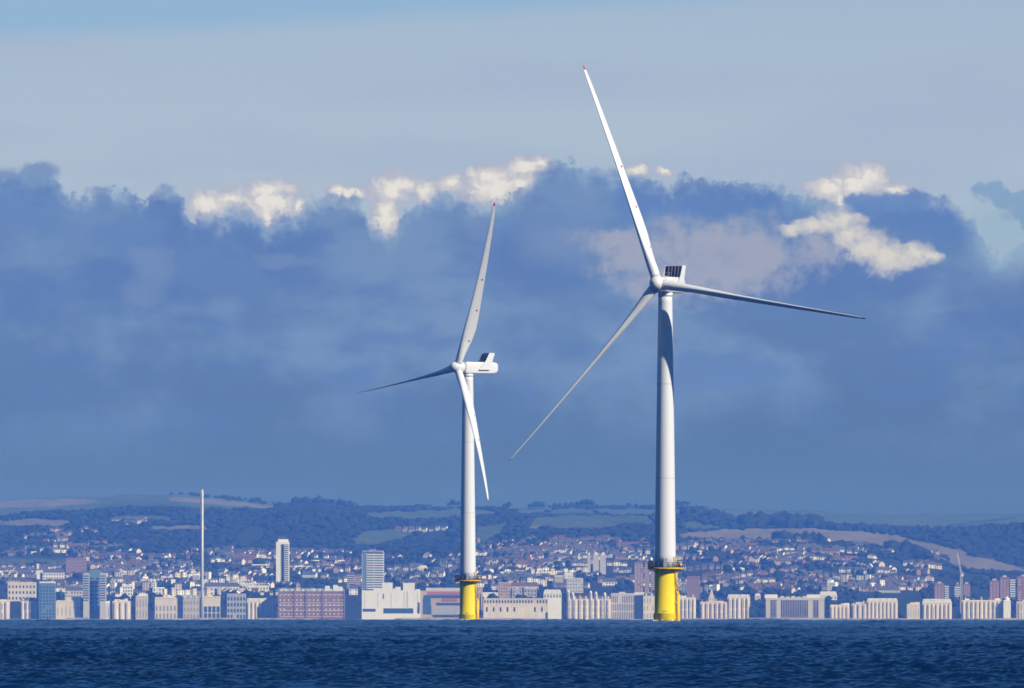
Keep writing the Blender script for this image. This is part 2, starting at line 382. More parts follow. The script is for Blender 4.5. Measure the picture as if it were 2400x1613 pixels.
def blade_mesh():
    """one 55 m blade: round root, fat inner section, thin outer section; +z span, -x leading edge, +y towards the wind"""
    def chord(r):
        return float(np.interp(r, [1.4, 3.0, 5.5, 9.0, 13.0, 17.0, 22.0, 30.0, 38.0, 46.0, 52.0, 55.2, 56.0],
                                  [2.35, 2.38, 2.75, 3.55, 4.0, 3.75, 3.2, 2.45, 1.9, 1.42, 1.05, .62, .12]))
    def thick(r):
        return float(np.interp(r, [1.4, 3.5, 6.0, 9.0, 13.0, 20.0, 32.0, 56.0], [1.0, .97, .74, .48, .36, .28, .25, .26]))
    n = 28; rs = np.concatenate([np.linspace(1.4, 6, 7), np.linspace(7, 50, 44), np.linspace(51, 55.4, 8), [55.8, 56.0]])
    vs, uv, fs = [], [], []
    for r in rs:
        c, tk = chord(r), thick(r); w = float(np.clip((tk - .36) / .6, 0, 1)); p = R(100 + 15 * (r / 56.0))
        off = 1.0 * (r / 56) + 3.0 * (r / 56) ** 2.2
        for k in range(n):
            a = 2 * math.pi * k / n
            xc = 0.5 - 0.5 * math.cos(a)                  # 0 at the leading edge, 1 at the trailing edge
            ya = 5 * tk * (.2969 * math.sqrt(xc) - .126 * xc - .3516 * xc ** 2 + .2843 * xc ** 3 - .1036 * xc ** 4)
            yf = ya * (1.12 if a < math.pi else -0.82) + 0.03 * math.sin(math.pi * xc) * (1 - w)
            yc = 0.5 * math.sin(a) * tk
            yy = (1 - w) * yf + w * yc
            ax = 0.5 * w + 0.30 * (1 - w)                 # pitch axis along the chord
            X = (xc - ax) * c; Yt = yy * c
            # chord frame: leading edge points along cos(p) t + sin(p) n ; local t = x axis, n = y axis
            lx, ly = math.cos(p), math.sin(p)
            vs.append((-X * lx - Yt * ly, -X * ly + Yt * lx + off, r)); uv.append((r, xc * c))
    for i in range(len(rs) - 1):
        for k in range(n):
            k2 = (k + 1) % n
            fs.append((i * n + k, i * n + k2, (i + 1) * n + k2, (i + 1) * n + k))
    me = bpy.data.meshes.new("blade"); me.from_pydata(vs, [], fs + [tuple(range(n)), tuple((len(rs) - 1) * n + k for k in range(n))])
    ul = me.uv_layers.new(name="span_chord")
    for l in me.loops: ul.data[l.index].uv = uv[l.vertex_index]
    me.polygons.foreach_set('use_smooth', [True] * len(me.polygons)); me.materials.append(BLADE_M)
    import bmesh as _b
    bm = _b.new(); bm.from_mesh(me); _b.ops.recalc_face_normals(bm, faces=bm.faces[:]); bm.to_mesh(me); bm.free(); me.update()
    return me
BLADE = blade_mesh()

def superprism(mb, stations, n=32):
    """loft rounded-box sections: stations of (x, cz, half width, half height, exponent)"""
    vs, fs = [], []
    for (x, cz, hw, hh, e) in stations:
        for k in range(n):
            a = 2 * math.pi * k / n; ca, sa = math.cos(a), math.sin(a)
            vs.append((x, hw * math.copysign(abs(ca) ** (2 / e), ca), cz + hh * math.copysign(abs(sa) ** (2 / e), sa)))
    for i in range(len(stations) - 1):
        for k in range(n):
            k2 = (k + 1) % n; fs.append((i * n + k, i * n + k2, (i + 1) * n + k2, (i + 1) * n + k))
    mb.add(vs, fs, 0, True)
    o = len(mb.v) - len(vs)
    mb.f += [tuple(o + k for k in reversed(range(n))), tuple(o + (len(stations) - 1) * n + k for k in range(n))]; mb.mi += [0, 0]; mb.sm += [False, False]

def turbine(Xpx, d, yaw, tilt, a0, overhang, label):
    base = P(Xpx, EYE, d); base.z = -d * d / (2 * REARTH)
    root = bpy.data.objects.new("wind_turbine", None); COL.objects.link(root); root.location = base; root.empty_display_size = 5
    tag(root, label, "wind turbine", "offshore wind turbines standing in the sea")
    # yellow foundation piece
    tp = MB().lathe([(2.78, -6), (2.78, 2.15), (2.80, 2.2), (2.62, 2.24), (2.56, 2.3), (2.56, 11.5), (2.50, 12.1), (2.62, 12.3), (2.62, 12.75)], 72).build("foundation", YEL, root)
    MB().lathe([(2.795, -6), (2.795, 0.35), (2.79, 0.55)], 72).build("waterline_stain", RUST, tp)
    # boat landing ladder on the sunny side
    la = R(-12); rad = Vector((math.cos(la), math.sin(la), 0)); tan = Vector((-rad.y, rad.x, 0))
    bl = MB()
    for s in (-1, 1):
        q = rad * 3.22 + tan * 0.62 * s
        bl.tube(q + Vector((0, 0, -4)), q + Vector((0, 0, 6.6)), 0.27, 12)
        bl.tube(q + Vector((0, 0, 6.6)), rad * 2.55 + tan * .62 * s + Vector((0, 0, 7.9)), 0.22, 10)
        for z in (1.0, 4.6):
            bl.tube(q + Vector((0, 0, z)), rad * 2.4 + tan * .62 * s + Vector((0, 0, z + .15)), 0.22, 10)
    landing = bl.build("boat_landing", YEL2, root)
    ld = MB()
    for s in (-1, 1):
        q = rad * 2.88 + tan * 0.26 * s
        ld.tube(q + Vector((0, 0, -3)), q + Vector((0, 0, 13.4)), 0.06, 6)
    for i in range(46):
        z = -2.6 + i * 0.35; q = rad * 2.88
        ld.tube(q - tan * .26 + Vector((0, 0, z)), q + tan * .26 + Vector((0, 0, z)), 0.03, 5)
    ld.build("ladder", YEL2, landing)
    rp = MB(); rp.hexa([rad * a + tan * b + Vector((0, 0, c)) for c in (7.85, 8.05) for (a, b) in ((2.5, -.9), (3.75, -.9), (3.75, .9), (2.5, .9))])
    rest = rp.build("rest_platform", YEL2, landing)
    cg = MB()
    for s in (-.9, 0, .9):
        for a in (3.1, 3.75):
            cg.tube(rad * a + tan * s + Vector((0, 0, 8.05)), rad * a + tan * s + Vector((0, 0, 9.6)), .055, 6)
    for z in (8.55, 9.05, 9.6):
        for s in (-.9, .9): cg.tube(rad * 2.6 + tan * s + Vector((0, 0, z)), rad * 3.75 + tan * s + Vector((0, 0, z)), .055, 6)
        cg.tube(rad * 3.75 - tan * .9 + Vector((0, 0, z)), rad * 3.75 + tan * .9 + Vector((0, 0, z)), .055, 6)
    cg.build("guard_rail", GREYM, landing)
    MB().tube(rad * 2.72 - tan * .9 + Vector((0, 0, 9)), rad * 2.72 - tan * .9 + Vector((0, 0, 12.9)), .16, 8).build("cable_pipe", YEL2, tp)
    MB().box(-.55, .35, -2.66, -2.5, 2.6, 2.75).build("marker_plate", GREYM, tp)
    # working platform
    pf = MB().lathe([(2.5, 12.72), (4.15, 12.72), (4.2, 12.78), (4.2, 13.02), (4.15, 13.06), (2.4, 13.06)], 64).build("platform", YEL2, root)
    for k in range(12):
        br = MB()
        a = 2 * math.pi * k / 12 + .2; c_, s_ = math.cos(a), math.sin(a)
        br.tube((2.5 * c_, 2.5 * s_, 12.0), (3.9 * c_, 3.9 * s_, 12.72), .09, 6)
        br.tube((2.5 * c_, 2.5 * s_, 12.66), (4.15 * c_, 4.15 * s_, 12.66), .08, 6)
        br.build("platform_bracket", YEL2, pf)
    rl = MB()
    for k in range(22):
        a = 2 * math.pi * k / 22; c_, s_ = 4.12 * math.cos(a), 4.12 * math.sin(a)
        rl.tube((c_, s_, 12.7), (c_, s_, 14.3), .085, 6)
    for z, r_ in ((14.25, .028), (13.85, .014), (13.45, .014)):
        for k in range(48):
            a, b = 2 * math.pi * k / 48, 2 * math.pi * (k + 1) / 48
            rl.tube((4.12 * math.cos(a), 4.12 * math.sin(a), z), (4.12 * math.cos(b), 4.12 * math.sin(b), z), r_, 5)
    rl.lathe([(4.16, 13.06), (4.16, 13.24), (4.13, 13.24), (4.13, 13.06)], 48, sm=False)
    rl.build("railing", DARKST, pf)
    ca = R(188)
    def at(a, r): return Vector((math.cos(a) * r, math.sin(a) * r, 0))
    for (a, r, w, h, nm, mt) in ((R(196), 3.55, 1.3, 1.55, "equipment_cabinet", DARKST), (R(170), 3.6, 1.1, 1.3, "equipment_cabinet", DARKST)):
        m_ = MB(); c_ = at(a, r); m_.box(c_.x - w / 2, c_.x + w / 2, c_.y - .45, c_.y + .45, 13.08, 13.08 + h)
        m_.box(c_.x - w / 2 - .06, c_.x + w / 2 + .06, c_.y - .5, c_.y + .5, 13.083 + h, 13.16 + h)
        m_.build(nm, mt, pf)
    # life-raft drum, hooded lamp and davit post on the sunny side
    c_ = at(R(-18), 3.72)
    dr = MB().tube(c_ + Vector((0, -.55, 13.75)), c_ + Vector((0, .55, 13.75)), .52, 14)
    dr.box(c_.x - .3, c_.x + .3, c_.y - .3, c_.y + .3, 13.07, 13.4); dr.build("life_raft_drum", mat("drum_orange", (.75, .42, .06), .5), pf)
    lm = MB().box(c_.x - .45, c_.x + .65, c_.y - .4, c_.y + .4, 14.42, 14.56).tube(c_ + Vector((.1, 0, 13.2)), c_ + Vector((.1, 0, 14.45)), .07, 6); lm.build("raft_canopy", WHITE, pf)
    c_ = at(R(-35), 3.05)
    MB().tube(c_ + Vector((0, 0, 13.06)), c_ + Vector((0, 0, 15.9)), .17, 10).tube(c_ + Vector((0, 0, 15.8)), c_ + Vector((.35, -.5, 16.1)), .11, 8).build("davit_crane", YEL2, pf)
    # tower
    HUBZ = 80.4 + .55; top = HUBZ - 2.05
    prof = [(2.53, 13.065)] + [(2.53 - (2.53 - 1.66) * ((z - 13.065) / (top - 13.065)) ** 1.15, z) for z in np.linspace(16, top, 30)]
    tw = MB().lathe(prof, 96).build("tower", WHITE, root)
    for z in (34.5, 57.0):
        fl = MB()
        r_ = 2.53 - (2.53 - 1.66) * ((z - 13.065) / (top - 13.065)) ** 1.15
        fl.lathe([(r_ + .004, z - .05), (r_ + .012, z), (r_ + .004, z + .05)], 96)
        fl.build("flange_seam", GREYM, tw)
    MB().box(-.45, .45, -2.62, -2.50, 13.1, 15.3).build("tower_door", GREYM, tw)
    # nacelle frame: local +x is upwind along the tilted shaft, z up
    nh = Vector((-math.sin(yaw), -math.cos(yaw), 0))
    ax = (nh * math.cos(tilt) + Vector((0, 0, math.sin(tilt)))).normalized()
    side = Vector((0, 0, 1)).cross(nh); up = ax.cross(side)
    hubc = Vector((0, 0, HUBZ - overhang * math.sin(tilt))) + ax * overhang
    def frame(xv, yv, zv, o):
        return Matrix(((xv.x, yv.x, zv.x, o.x), (xv.y, yv.y, zv.y, o.y), (xv.z, yv.z, zv.z, o.z), (0, 0, 0, 1)))
    # nacelle kept level, hub tilted
    zc = hubc.z - math.sin(tilt) * 1.9
    nf = frame(nh, side, Vector((0, 0, 1)), Vector((hubc.x, hubc.y, zc)))   # origin at the hub centre
    nb_ = MB(); B = overhang
    superprism(nb_, [(-2.02, 0, 1.55, 1.6, 4), (-2.12, 0, 1.85, 1.82, 6), (-2.5, 0, 1.95, 1.88, 8), (-6, 0, 1.98, 1.9, 9), (-11.6, 0, 1.96, 1.9, 9), (-12.8, 0.0, 1.86, 1.84, 7),
                     (-13.7, 0.02, 1.62, 1.66, 5), (-14.3, 0.08, 1.25, 1.3, 4), (-14.55, .14, .7, .85, 3.5)])
    nac = nb_.build("nacelle", WHITE, root, M=nf)
    MB().lathe([(1.72, -1.96 - 0.9), (1.78, -1.92)], 48).build("yaw_bearing", WHITE, nac, loc=(-B, 0, 0.02))
    # cooler frame on the roof: swept side panels, top bar, black radiator
    cf = MB(); W0, W1 = 2.14, 2.30
    for s in (-1, 1):
        y0, y1 = sorted((W0 * s, W1 * s))
        pr = [(-6.7, -.62), (-10.4, -.62), (-11.4, 1.55), (-12.5, 4.75), (-10.5, 4.8), (-9.2, 2.3)]
        vs = [(x, y0, z) for x, z in pr] + [(x, y1, z) for x, z in pr]; k = len(pr)
        cf.add(vs, [tuple(range(k)), tuple(reversed(range(k, 2 * k)))] + [(i, k + i, k + (i + 1) % k, (i + 1) % k) for i in range(k)])
    cf.hexa([(-10.72, -W0 + .01, 4.62), (-12.4, -W0 + .01, 4.6), (-12.4, W0 - .01, 4.6), (-10.72, W0 - .01, 4.62),
             (-10.75, -W0 + .01, 4.82), (-12.4, -W0 + .01, 4.77), (-12.4, W0 - .01, 4.77), (-10.75, W0 - .01, 4.82)])
    co = cf.build("cooler_frame", WHITE, nac)
    ra = MB(); w = 2.12
    ra.hexa([(-9.55, -w, 1.92), (-9.75, -w, 1.92), (-9.75, w, 1.92), (-9.55, w, 1.92), (-10.35, -w, 4.615), (-10.6, -w, 4.615), (-10.6, w, 4.615), (-10.35, w, 4.615)])
    rad_o = ra.build("radiator", RADI, co)
    rb = MB()
    for y in (-1.2, -.35, .45, 1.3): rb.tube((-9.52, y, 1.95), (-10.32, y, 4.58), .04, 6)
    for z, x in ((2.35, -9.65), (2.75, -9.77), (3.05, -9.86)): rb.tube((x, -1.95, z), (x, -.7, z), .04, 6)
    rb.build("radiator_bar", GREYM, co)
    for s in (-1, 1): MB().box(-10.5, -6.7, *sorted((1.972 * s, 2.31 * s)), -.80, -.63).build("slot_shadow", SEAM_SHADE, nac)  # dark strip stands in for the slot shadow below each side panel
    for (y, h) in ((-.9, 1.5), (-.3, .55), (.35, 1.7), (.8, 1.2)):
        MB().tube((-11.2, y, 4.75), (-11.2, y, 4.75 + h), .04, 6).build("antenna", GREYM, co)
    MB().box(-4.4, -3.4, -.5, .5, 1.9, 2.08).build("roof_hatch", GREYM, nac)
    # hub
    hf = frame(side, up, ax, hubc)
    prof = [(1.62, -2.0), (1.76, -1.9), (1.86, -1.4), (1.9, -.6), (1.88, .2), (1.78, .9), (1.58, 1.5), (1.25, 2.05), (.85, 2.4), (.4, 2.58), (.05, 2.62)]
    hub = MB().lathe(prof, 64).build("rotor_hub", WHITE, root, M=hf)
    MB().lathe([(1.6, -2.2), (1.66, -2.05), (1.6, -1.98)], 48).build("hub_seal", SEAM_SHADE, hub)
    MB().lathe([(.10, 2.60), (.13, 2.66), (.02, 2.68)], 16).build("nose_hook", SEAM_SHADE, hub)
    # e1: image right in the rotor plane, e2: up in the rotor plane (seen from upwind)
    e1 = Vector((math.cos(yaw), -math.sin(yaw), 0)); e2 = e1.cross(-ax) if (e1.cross(-ax)).z > 0 else e1.cross(ax)
    for k in range(3):
        a = a0 + k * 2 * math.pi / 3
        s = e2 * math.cos(a) + e1 * math.sin(a); tt = e1 * math.cos(a) - e2 * math.sin(a)
        M = frame(tt, ax, s, hubc)
        b = link("blade", BLADE, root, M=M)
        col = MB().lathe([(1.26, 1.72), (1.28, 1.86), (1.22, 1.98)], 40).build("root_collar", mat("collar_grey", (.5, .5, .5), .5), b)
    # broken water washing round the foot of the foundation
    fm = MB(); rf_ = random.Random(int(d))
    for k in range(34):
        a = rf_.uniform(math.pi * .95, math.pi * 2.05); r_ = rf_.uniform(2.75, 3.5); c_, s_ = r_ * math.cos(a), r_ * math.sin(a); w_ = rf_.uniform(.12, .42)
        fm.lathe([(w_, -.15), (w_ * .8, rf_.uniform(.12, .3)), (w_ * .3, rf_.uniform(.3, .5))], 7, c=(c_, s_))
    fo = fm.build("foam", mat("sea_foam", (.75, .78, .80), .8), None, loc=base + Vector((0, 0, .12))); tag(fo, "white wash round the yellow base", None, None, 'stuff')
    return root
turbine(1559.2, 3000.0, R(22.4), R(4.8), R(-20.4), 4.9, "larger wind turbine on a yellow base, its rotor turned towards the viewer")
turbine(1096.6, 3996.0, R(59.7), R(6.0), R(22.0), 3.9, "smaller wind turbine seen nearly side-on, one blade hanging across its tower")
# ------------------------------------------------------------------ land: shore, town slope and downs as one terrain sheet
def ip(x, pts):
    return np.interp(x, [p[0] for p in pts], [p[1] for p in pts])
RIDGE = [(-900,1190),(0,1176),(105,1168),(190,1166),(295,1159),(420,1160),(518,1166),(605,1176),(650,1182),(700,1184),(725,1182),(755,1180),(790,1183),(822,1190),
         (1000,1189),(1060,1187),(1140,1190),(1250,1191),(1450,1190),(1600,1188),(1700,1190),(1850,1196),(2000,1203),(2080,1204),(2300,1205),(2400,1201),(3300,1190)]
CREST = [(-900,1235),(0,1220),(40,1216),(100,1208),(200,1204),(320,1200),(400,1198),(600,1200),(720,1200),(800,1206),(1000,1218),(1300,1220),(1600,1206),(1660,1212),
         (1740,1228),(1790,1233),(1900,1236),(1950,1237),(2060,1243),(2200,1247),(2400,1237),(3300,1230)]
TOWNTOP = [(-900,1300),(0,1292),(300,1286),(600,1287),(900,1300),(1100,1286),(1300,1262),(1600,1264),(1900,1274),(2100,1300),(2250,1330),(2400,1362),(3300,1380)]
LEV = np.array([15700., 15950., 16080., 16350., 17400., 19500., 21500., 22800., 25000., 27200.])
def prof(X):
    X = np.asarray(X, float)
    rg, cr, tt = ip(X, RIDGE), ip(X, CREST), ip(X, TOWNTOP)
    dip = np.where((X < 330) | (X > 1640), 1.0, 0.0)
    dip = np.interp(X, [250, 420, 1600, 1700], [1, 0, 0, 1])
    l5 = dip * (cr + 6) + (1 - dip) * (cr * .5 + rg * .5)
    one = np.ones_like(X)
    return np.stack([1505 * one, 1486 * one, 1455 * one, 1424 * one, 1372 * one + .1 * (tt - 1290), tt, cr, l5, rg, rg + 75], -1)
def y_at(X, d):
    Yp = prof(X); d = np.asarray(d, float)
    i = np.clip(np.searchsorted(LEV, d) - 1, 0, len(LEV) - 2)
    t = (d - LEV[i]) / (LEV[i + 1] - LEV[i])
    a = np.take_along_axis(Yp, i[..., None], -1)[..., 0]; b = np.take_along_axis(Yp, (i + 1)[..., None], -1)[..., 0]
    base = a + (b - a) * t
    und = 1.6 * np.sin(X * .021 + d * .0031) + 1.3 * np.sin(X * .047 - d * .0052 + 1) + 0.7 * np.sin(X * .11 + d * .009)
    return base + und * np.clip((d - 16300) / 1500, 0, 1)
def ground(X, d):
    return float(CAMZ + (EYE - y_at(np.array([X]), np.array([d]))[0]) / F * d)
def d_for(X, Y):
    ds = np.arange(16050., 25000., 40.); ys = y_at(np.full_like(ds, X), ds)
    k = np.argmax(ys <= Y); return float(ds[k]) if ys[k] <= Y else 19500.0

def inpoly(x, y, poly):
    x = np.asarray(x); y = np.asarray(y); c = np.zeros(x.shape, bool); n = len(poly)
    for i in range(n):
        x1, y1 = poly[i]; x2, y2 = poly[(i + 1) % n]
        if y1 == y2: continue
        c ^= ((y1 > y) != (y2 > y)) & (x < (x2 - x1) * (y - y1) / (y2 - y1) + x1)
    return c
TAN = [[(1590,1251),(1700,1241),(1850,1238),(2000,1240),(2080,1246),(2130,1264),(2200,1278),(2262,1292),(2275,1303),(2330,1312),(2390,1330),(2420,1342),(2340,1336),(2250,1334),(2225,1318),(2222,1300),(2170,1299),(2100,1283),(2000,1268),(1920,1270),(1840,1268),(1760,1264),(1600,1259)],
       [(-60,1219),(0,1218),(60,1216),(120,1218),(182,1223),(140,1233),(60,1231),(-60,1231)],
       [(355,1234),(440,1232),(512,1232),(508,1239),(430,1241),(358,1241)],
       [(400,1165),(470,1168),(540,1175),(650,1189),(610,1190),(520,1184),(440,1178),(395,1173)],
       [(1225,1237),(1245,1231),(1278,1233),(1262,1240)], [(-100,1172),(200,1170),(240,1178),(120,1188),(-100,1194)]]
GREEN = [[(330,1158),(420,1158),(655,1184),(640,1193),(520,1191),(400,1188),(330,1187)], [(822,1272),(835,1256),(862,1245),(985,1235),(975,1248),(940,1264),(860,1277)], [(1108,1278),(1112,1240),(1195,1222),(1178,1244),(1150,1262),(1130,1276)],
         [(1238,1216),(1330,1208),(1520,1210),(1540,1228),(1460,1226),(1420,1238),(1330,1238),(1250,1232)], [(818,1203),(960,1199),(1090,1193),(1200,1202),(1090,1210),(1000,1216),(880,1212)],
         [(1195,1193),(1400,1193),(1600,1193),(1620,1203),(1480,1207),(1400,1203),(1220,1203)], [(240,1212),(330,1208),(425,1212),(400,1219),(250,1218)],
         [(-20,1307),(150,1309),(160,1320),(-20,1322)], [(1605,1226),(1745,1222),(1745,1232),(1640,1240),(1600,1238)], [(2010,1262),(2060,1264),(2040,1272)], [(1600,1270),(1640,1268),(1660,1280),(1610,1284)]]
def cover(X, Y, d):
    """0 wood or scrub, 1 grass, 2 stubble"""
    c = np.zeros(np.shape(X), int)
    wob = 2.2 * np.sin(np.asarray(X) * .09) + 1.6 * np.sin(np.asarray(X) * .23 + 1)
    for p in GREEN: c[inpoly(X, Y + wob * .6, p)] = 1
    for p in TAN: c[inpoly(X, Y + wob * .4, p)] = 2
    far = (d > 23300) & ((X > 1655) | (X < 330))
    hedge = np.abs(Y - np.interp(X, [2215, 2385], [1233, 1213])) < 1.6
    hedge &= (X > 2215) & (X < 2385)
    c[far & ~hedge & (c == 0)] = 1
    return c
def build_terrain():
    Xs = np.concatenate([np.arange(-3600, -200, 60), np.arange(-200, 2600, 5), np.arange(2600, 6000, 60)]).astype(float)
    ds = np.concatenate([np.arange(15700, 16400, 25), np.arange(16400, 19600, 80), np.arange(19600, 27201, 40)]).astype(float)
    Xg, Dg = np.meshgrid(Xs, ds); Yg = y_at(Xg, Dg)
    V = np.stack([(Xg - 1200) / F * Dg, Dg, CAMZ + (EYE - Yg) / F * Dg], -1).reshape(-1, 3)
    n, m = len(ds), len(Xs); idx = np.arange(n * m, dtype=np.int32).reshape(n, m)
    q = np.stack([idx[:-1, :-1], idx[:-1, 1:], idx[1:, 1:], idx[1:, :-1]], -1).reshape(-1, 4)
    cv = cover(Xg, Yg, Dg).ravel()
    mt = bpy.data.materials.new("downland"); mt.use_nodes = True; t = mt.node_tree; E.tree = t
    b = t.nodes['Principled BSDF']; b.inputs['Roughness'].default_value = 0.95; b.inputs['Specular IOR Level'].default_value = 0.1
    at = t.nodes.new('ShaderNodeAttribute'); at.attribute_name = "land_cover"
    tc = t.nodes.new('ShaderNodeTexCoord'); ob = E(tc.outputs['Object'])
    n1 = noise(ob, 0.006, 6, 0.6); n2 = noise(ob, 0.03, 5, 0.6, off=(5, 2, 0))
    k = E(at.outputs['Fac'])
    wood = mixc(n2, (.020, .028, .014), (.036, .044, .022)); grass = mixc(smooth(n1, .35, .65), (.058, .092, .034), (.092, .118, .052)); stub = mixc(smooth(n1, .35, .65), (.165, .140, .085), (.205, .172, .11))
    c = mixc(smooth(k, 0.25, 0.75), wood, grass); c = mixc(smooth(k, 1.25, 1.75), c, stub)
    t.links.new(c.s, b.inputs['Base Color'])
    me = raw_mesh("hills", V, q[:, ::1], mt)
    a = me.attributes.new("land_cover", 'FLOAT', 'POINT'); a.data.foreach_set('value', cv.astype(np.float32))
    tag(link("hills", me), "downs and town slope behind the shore", None, None, 'structure')
build_terrain()

# ------------------------------------------------------------------ trees
LEAF = mat("foliage", (.024, .034, .015), 0.9, 0.9, 0.09, (1, 1, 1), 0.45, spec=0.1)
LEAF2 = mat("town_foliage", (.026, .038, .016), 0.9, 0.9, 0.12, (1, 1, 1), 0.5, spec=0.1)
BARK = mat("bark", (.06, .045, .03), 0.9)
def ico(level):
    import bmesh
    bm = bmesh.new(); bmesh.ops.create_icosphere(bm, subdivisions=level, radius=1.0)
    v = np.array([p.co[:] for p in bm.verts]); f = np.array([[p.index for p in q.verts] for q in bm.faces]); bm.free(); return v, f
ICO = [ico(1), ico(2)]
def clumps(name, pts, m, label, level=1, flat=0.8):
    """pts: (x, y, z ground, radius, height) - every clump an uneven crown standing on the ground"""
    v0, f0 = ICO[level - 1]; N = len(pts); k = len(v0)
    pts = np.array(pts); r = rng.uniform(0.6, 1.28, (N, k, 1))
    V = v0[None] * r
    th = rng.uniform(0, 6.28, N); c, s = np.cos(th)[:, None], np.sin(th)[:, None]
    x = V[..., 0] * c - V[..., 1] * s; y = V[..., 0] * s + V[..., 1] * c
    V = np.stack([x * pts[:, 3:4] + pts[:, 0:1], y * pts[:, 3:4] + pts[:, 1:2], V[..., 2] * pts[:, 4:5] * .56 + pts[:, 2:3] + pts[:, 4:5] * .42], -1)
    Fc = (f0[None] + (np.arange(N) * k)[:, None, None]).reshape(-1, 3)
    me = raw_mesh(name, V.reshape(-1, 3), Fc, m, smooth=True)
    o = link(name, me); tag(o, label, None, None, 'stuff'); return o
def build_woods():
    pts = []
    X = rng.uniform(-350, 2750, 30000); d = rng.uniform(19150, 25200, 30000)
    Y = y_at(X, d); c = cover(X, Y, d)
    ridge_gap = (d > 24300)
    dens = np.sin(X * .013 + d * .0011) + np.sin(X * .031 - d * .0017 + 2) * .7
    keep = (c == 0) & ~(ridge_gap & (dens < .2)) & (dens > -1.25)
    keep &= ~((d > 23300) & ((X > 1655) | (X < 330)))
    Y0 = Y
    for x, dd, yy in zip(X[keep], d[keep], Y[keep]):
        h = rng.uniform(4, 8) * (1.0 if dd < 24000 else .75)
        if cover(np.array([x]), np.array([yy - h * 1.1]), np.array([dd]))[0] and dd < 23300: h *= .3
        pts.append(((x - 1200) / F * dd, dd, CAMZ + (EYE - yy) / F * dd, h * rng.uniform(.8, 1.5), h))
    # taller tree belts on the wooded crests
    for (x0, x1, hh, dd) in ((1600, 1725, 17, 21600), (1742, 1930, 24, 21400), (1930, 2060, 14, 21400), (1960, 2420, 11, 21500), (0, 420, 10, 21500), (680, 830, 14, 24900), (2045, 2420, 11, 21300), (1640, 1740, 10, 20900), (1820, 1930, 16, 19700), (2080, 2180, 18, 19600)):
        for k in range(int((x1 - x0) / 3.0)):
            x = rng.uniform(x0, x1); d_ = dd + rng.uniform(-160, 160); h = hh * rng.uniform(.55, 1.1)
            pts.append(((x - 1200) / F * d_, d_, ground(x, d_), h * rng.uniform(.5, .8), h))
    clumps("woodland", pts, LEAF, "dark woodland covering the downs behind the town")
    pts = []
    X = rng.uniform(-250, 2650, 4800); d = 16060 + 3600 * rng.uniform(0, 1, 4800) ** 1.25
    Y = y_at(X, d); c = cover(X, Y, d)
    dens = np.sin(X * .027 + d * .004) + np.sin(X * .061 - d * .0023 + 2) * .8 + np.sin(X * .009 + 4)
    for x, dd, yy, k, cc in zip(X, d, Y, dens, c):
        if k < -.35 or cc: continue
        h = rng.uniform(4, 10)
        pts.append(((x - 1200) / F * dd, dd, CAMZ + (EYE - yy) / F * dd, h * rng.uniform(.5, .8), h))
    clumps("town_greenery", pts, LEAF2, "trees and gardens filling the gaps between the houses")
build_woods()

ORD = "first second third fourth fifth sixth seventh eighth ninth tenth eleventh twelfth thirteenth fourteenth fifteenth sixteenth seventeenth eighteenth nineteenth twentieth".split()
def ordinal(i):
    if i < 20: return ORD[i]
    tens = {2: "twenty", 3: "thirty", 4: "forty", 5: "fifty"}[(i + 1) // 10]; u = (i + 1) % 10
    return {2: "twentieth", 3: "thirtieth", 4: "fortieth", 5: "fiftieth"}[(i + 1) // 10] if u == 0 else tens + "-" + ORD[u - 1]
def build_ridge_trees():
    groups = [("on the skyline behind the tall slender tower", [(548,7),(560,8),(576,7),(590,9),(605,14),(622,7),(640,7),(655,8)]),
              ("on the skyline behind the smaller turbine", [(1052,9),(1062,15),(1074,12),(1183,13),(1192,15)]),
              ("on the skyline between the two turbines", [(1242,10),(1253,13),(1263,15),(1272,14),(1288,9),(1300,12),(1312,10),(1326,11),(1340,12),(1354,13),(1366,15),(1378,20),(1388,16),(1400,9),(1418,8),(1436,10),(1455,9),(1474,12),(1490,9)]),
              ("on the skyline beside the larger turbine's tower", [(1588,14),(1600,12),(1612,10)])]
    v0, f0 = ICO[1]
    for where, tr in groups:
        for i, (x, h) in enumerate(tr):
            d = 24900.0; z = ground(x, d) - .4; h = h * .95
            root = bpy.data.objects.new("hill_tree", None); COL.objects.link(root); root.location = ((x - 1200) / F * d, d, z)
            tag(root, f"{ordinal(i)} dark tree from the left {where}", "tree", "trees along the crest of the downs")
            MB().tube((0, 0, -.5), (0, 0, h * .5), h * .035, 6, r2=h * .018).tube((0, 0, h * .3), (h * .2, 0, h * .6), h * .016, 5, r2=h * .006).build("trunk", BARK, root)
            V = []; Fc = []
            for k in range(7):
                a = k * 2.4; rr = h * .24 * (0 if k == 0 else 1)
                cx, cy, cz = rr * math.cos(a), rr * math.sin(a), h * (.62 if k == 0 else random.uniform(.42, .74)); r_ = h * random.uniform(.2, .3) * (1.25 if k == 0 else 1)
                w = v0 * rng.uniform(.72, 1.25, (len(v0), 1)) * r_ + np.array([cx, cy, cz]); Fc.append(f0 + len(v0) * k); V.append(w)
            link("crown", raw_mesh("crown", np.concatenate(V), np.concatenate(Fc), LEAF, smooth=False), root)
build_ridge_trees()
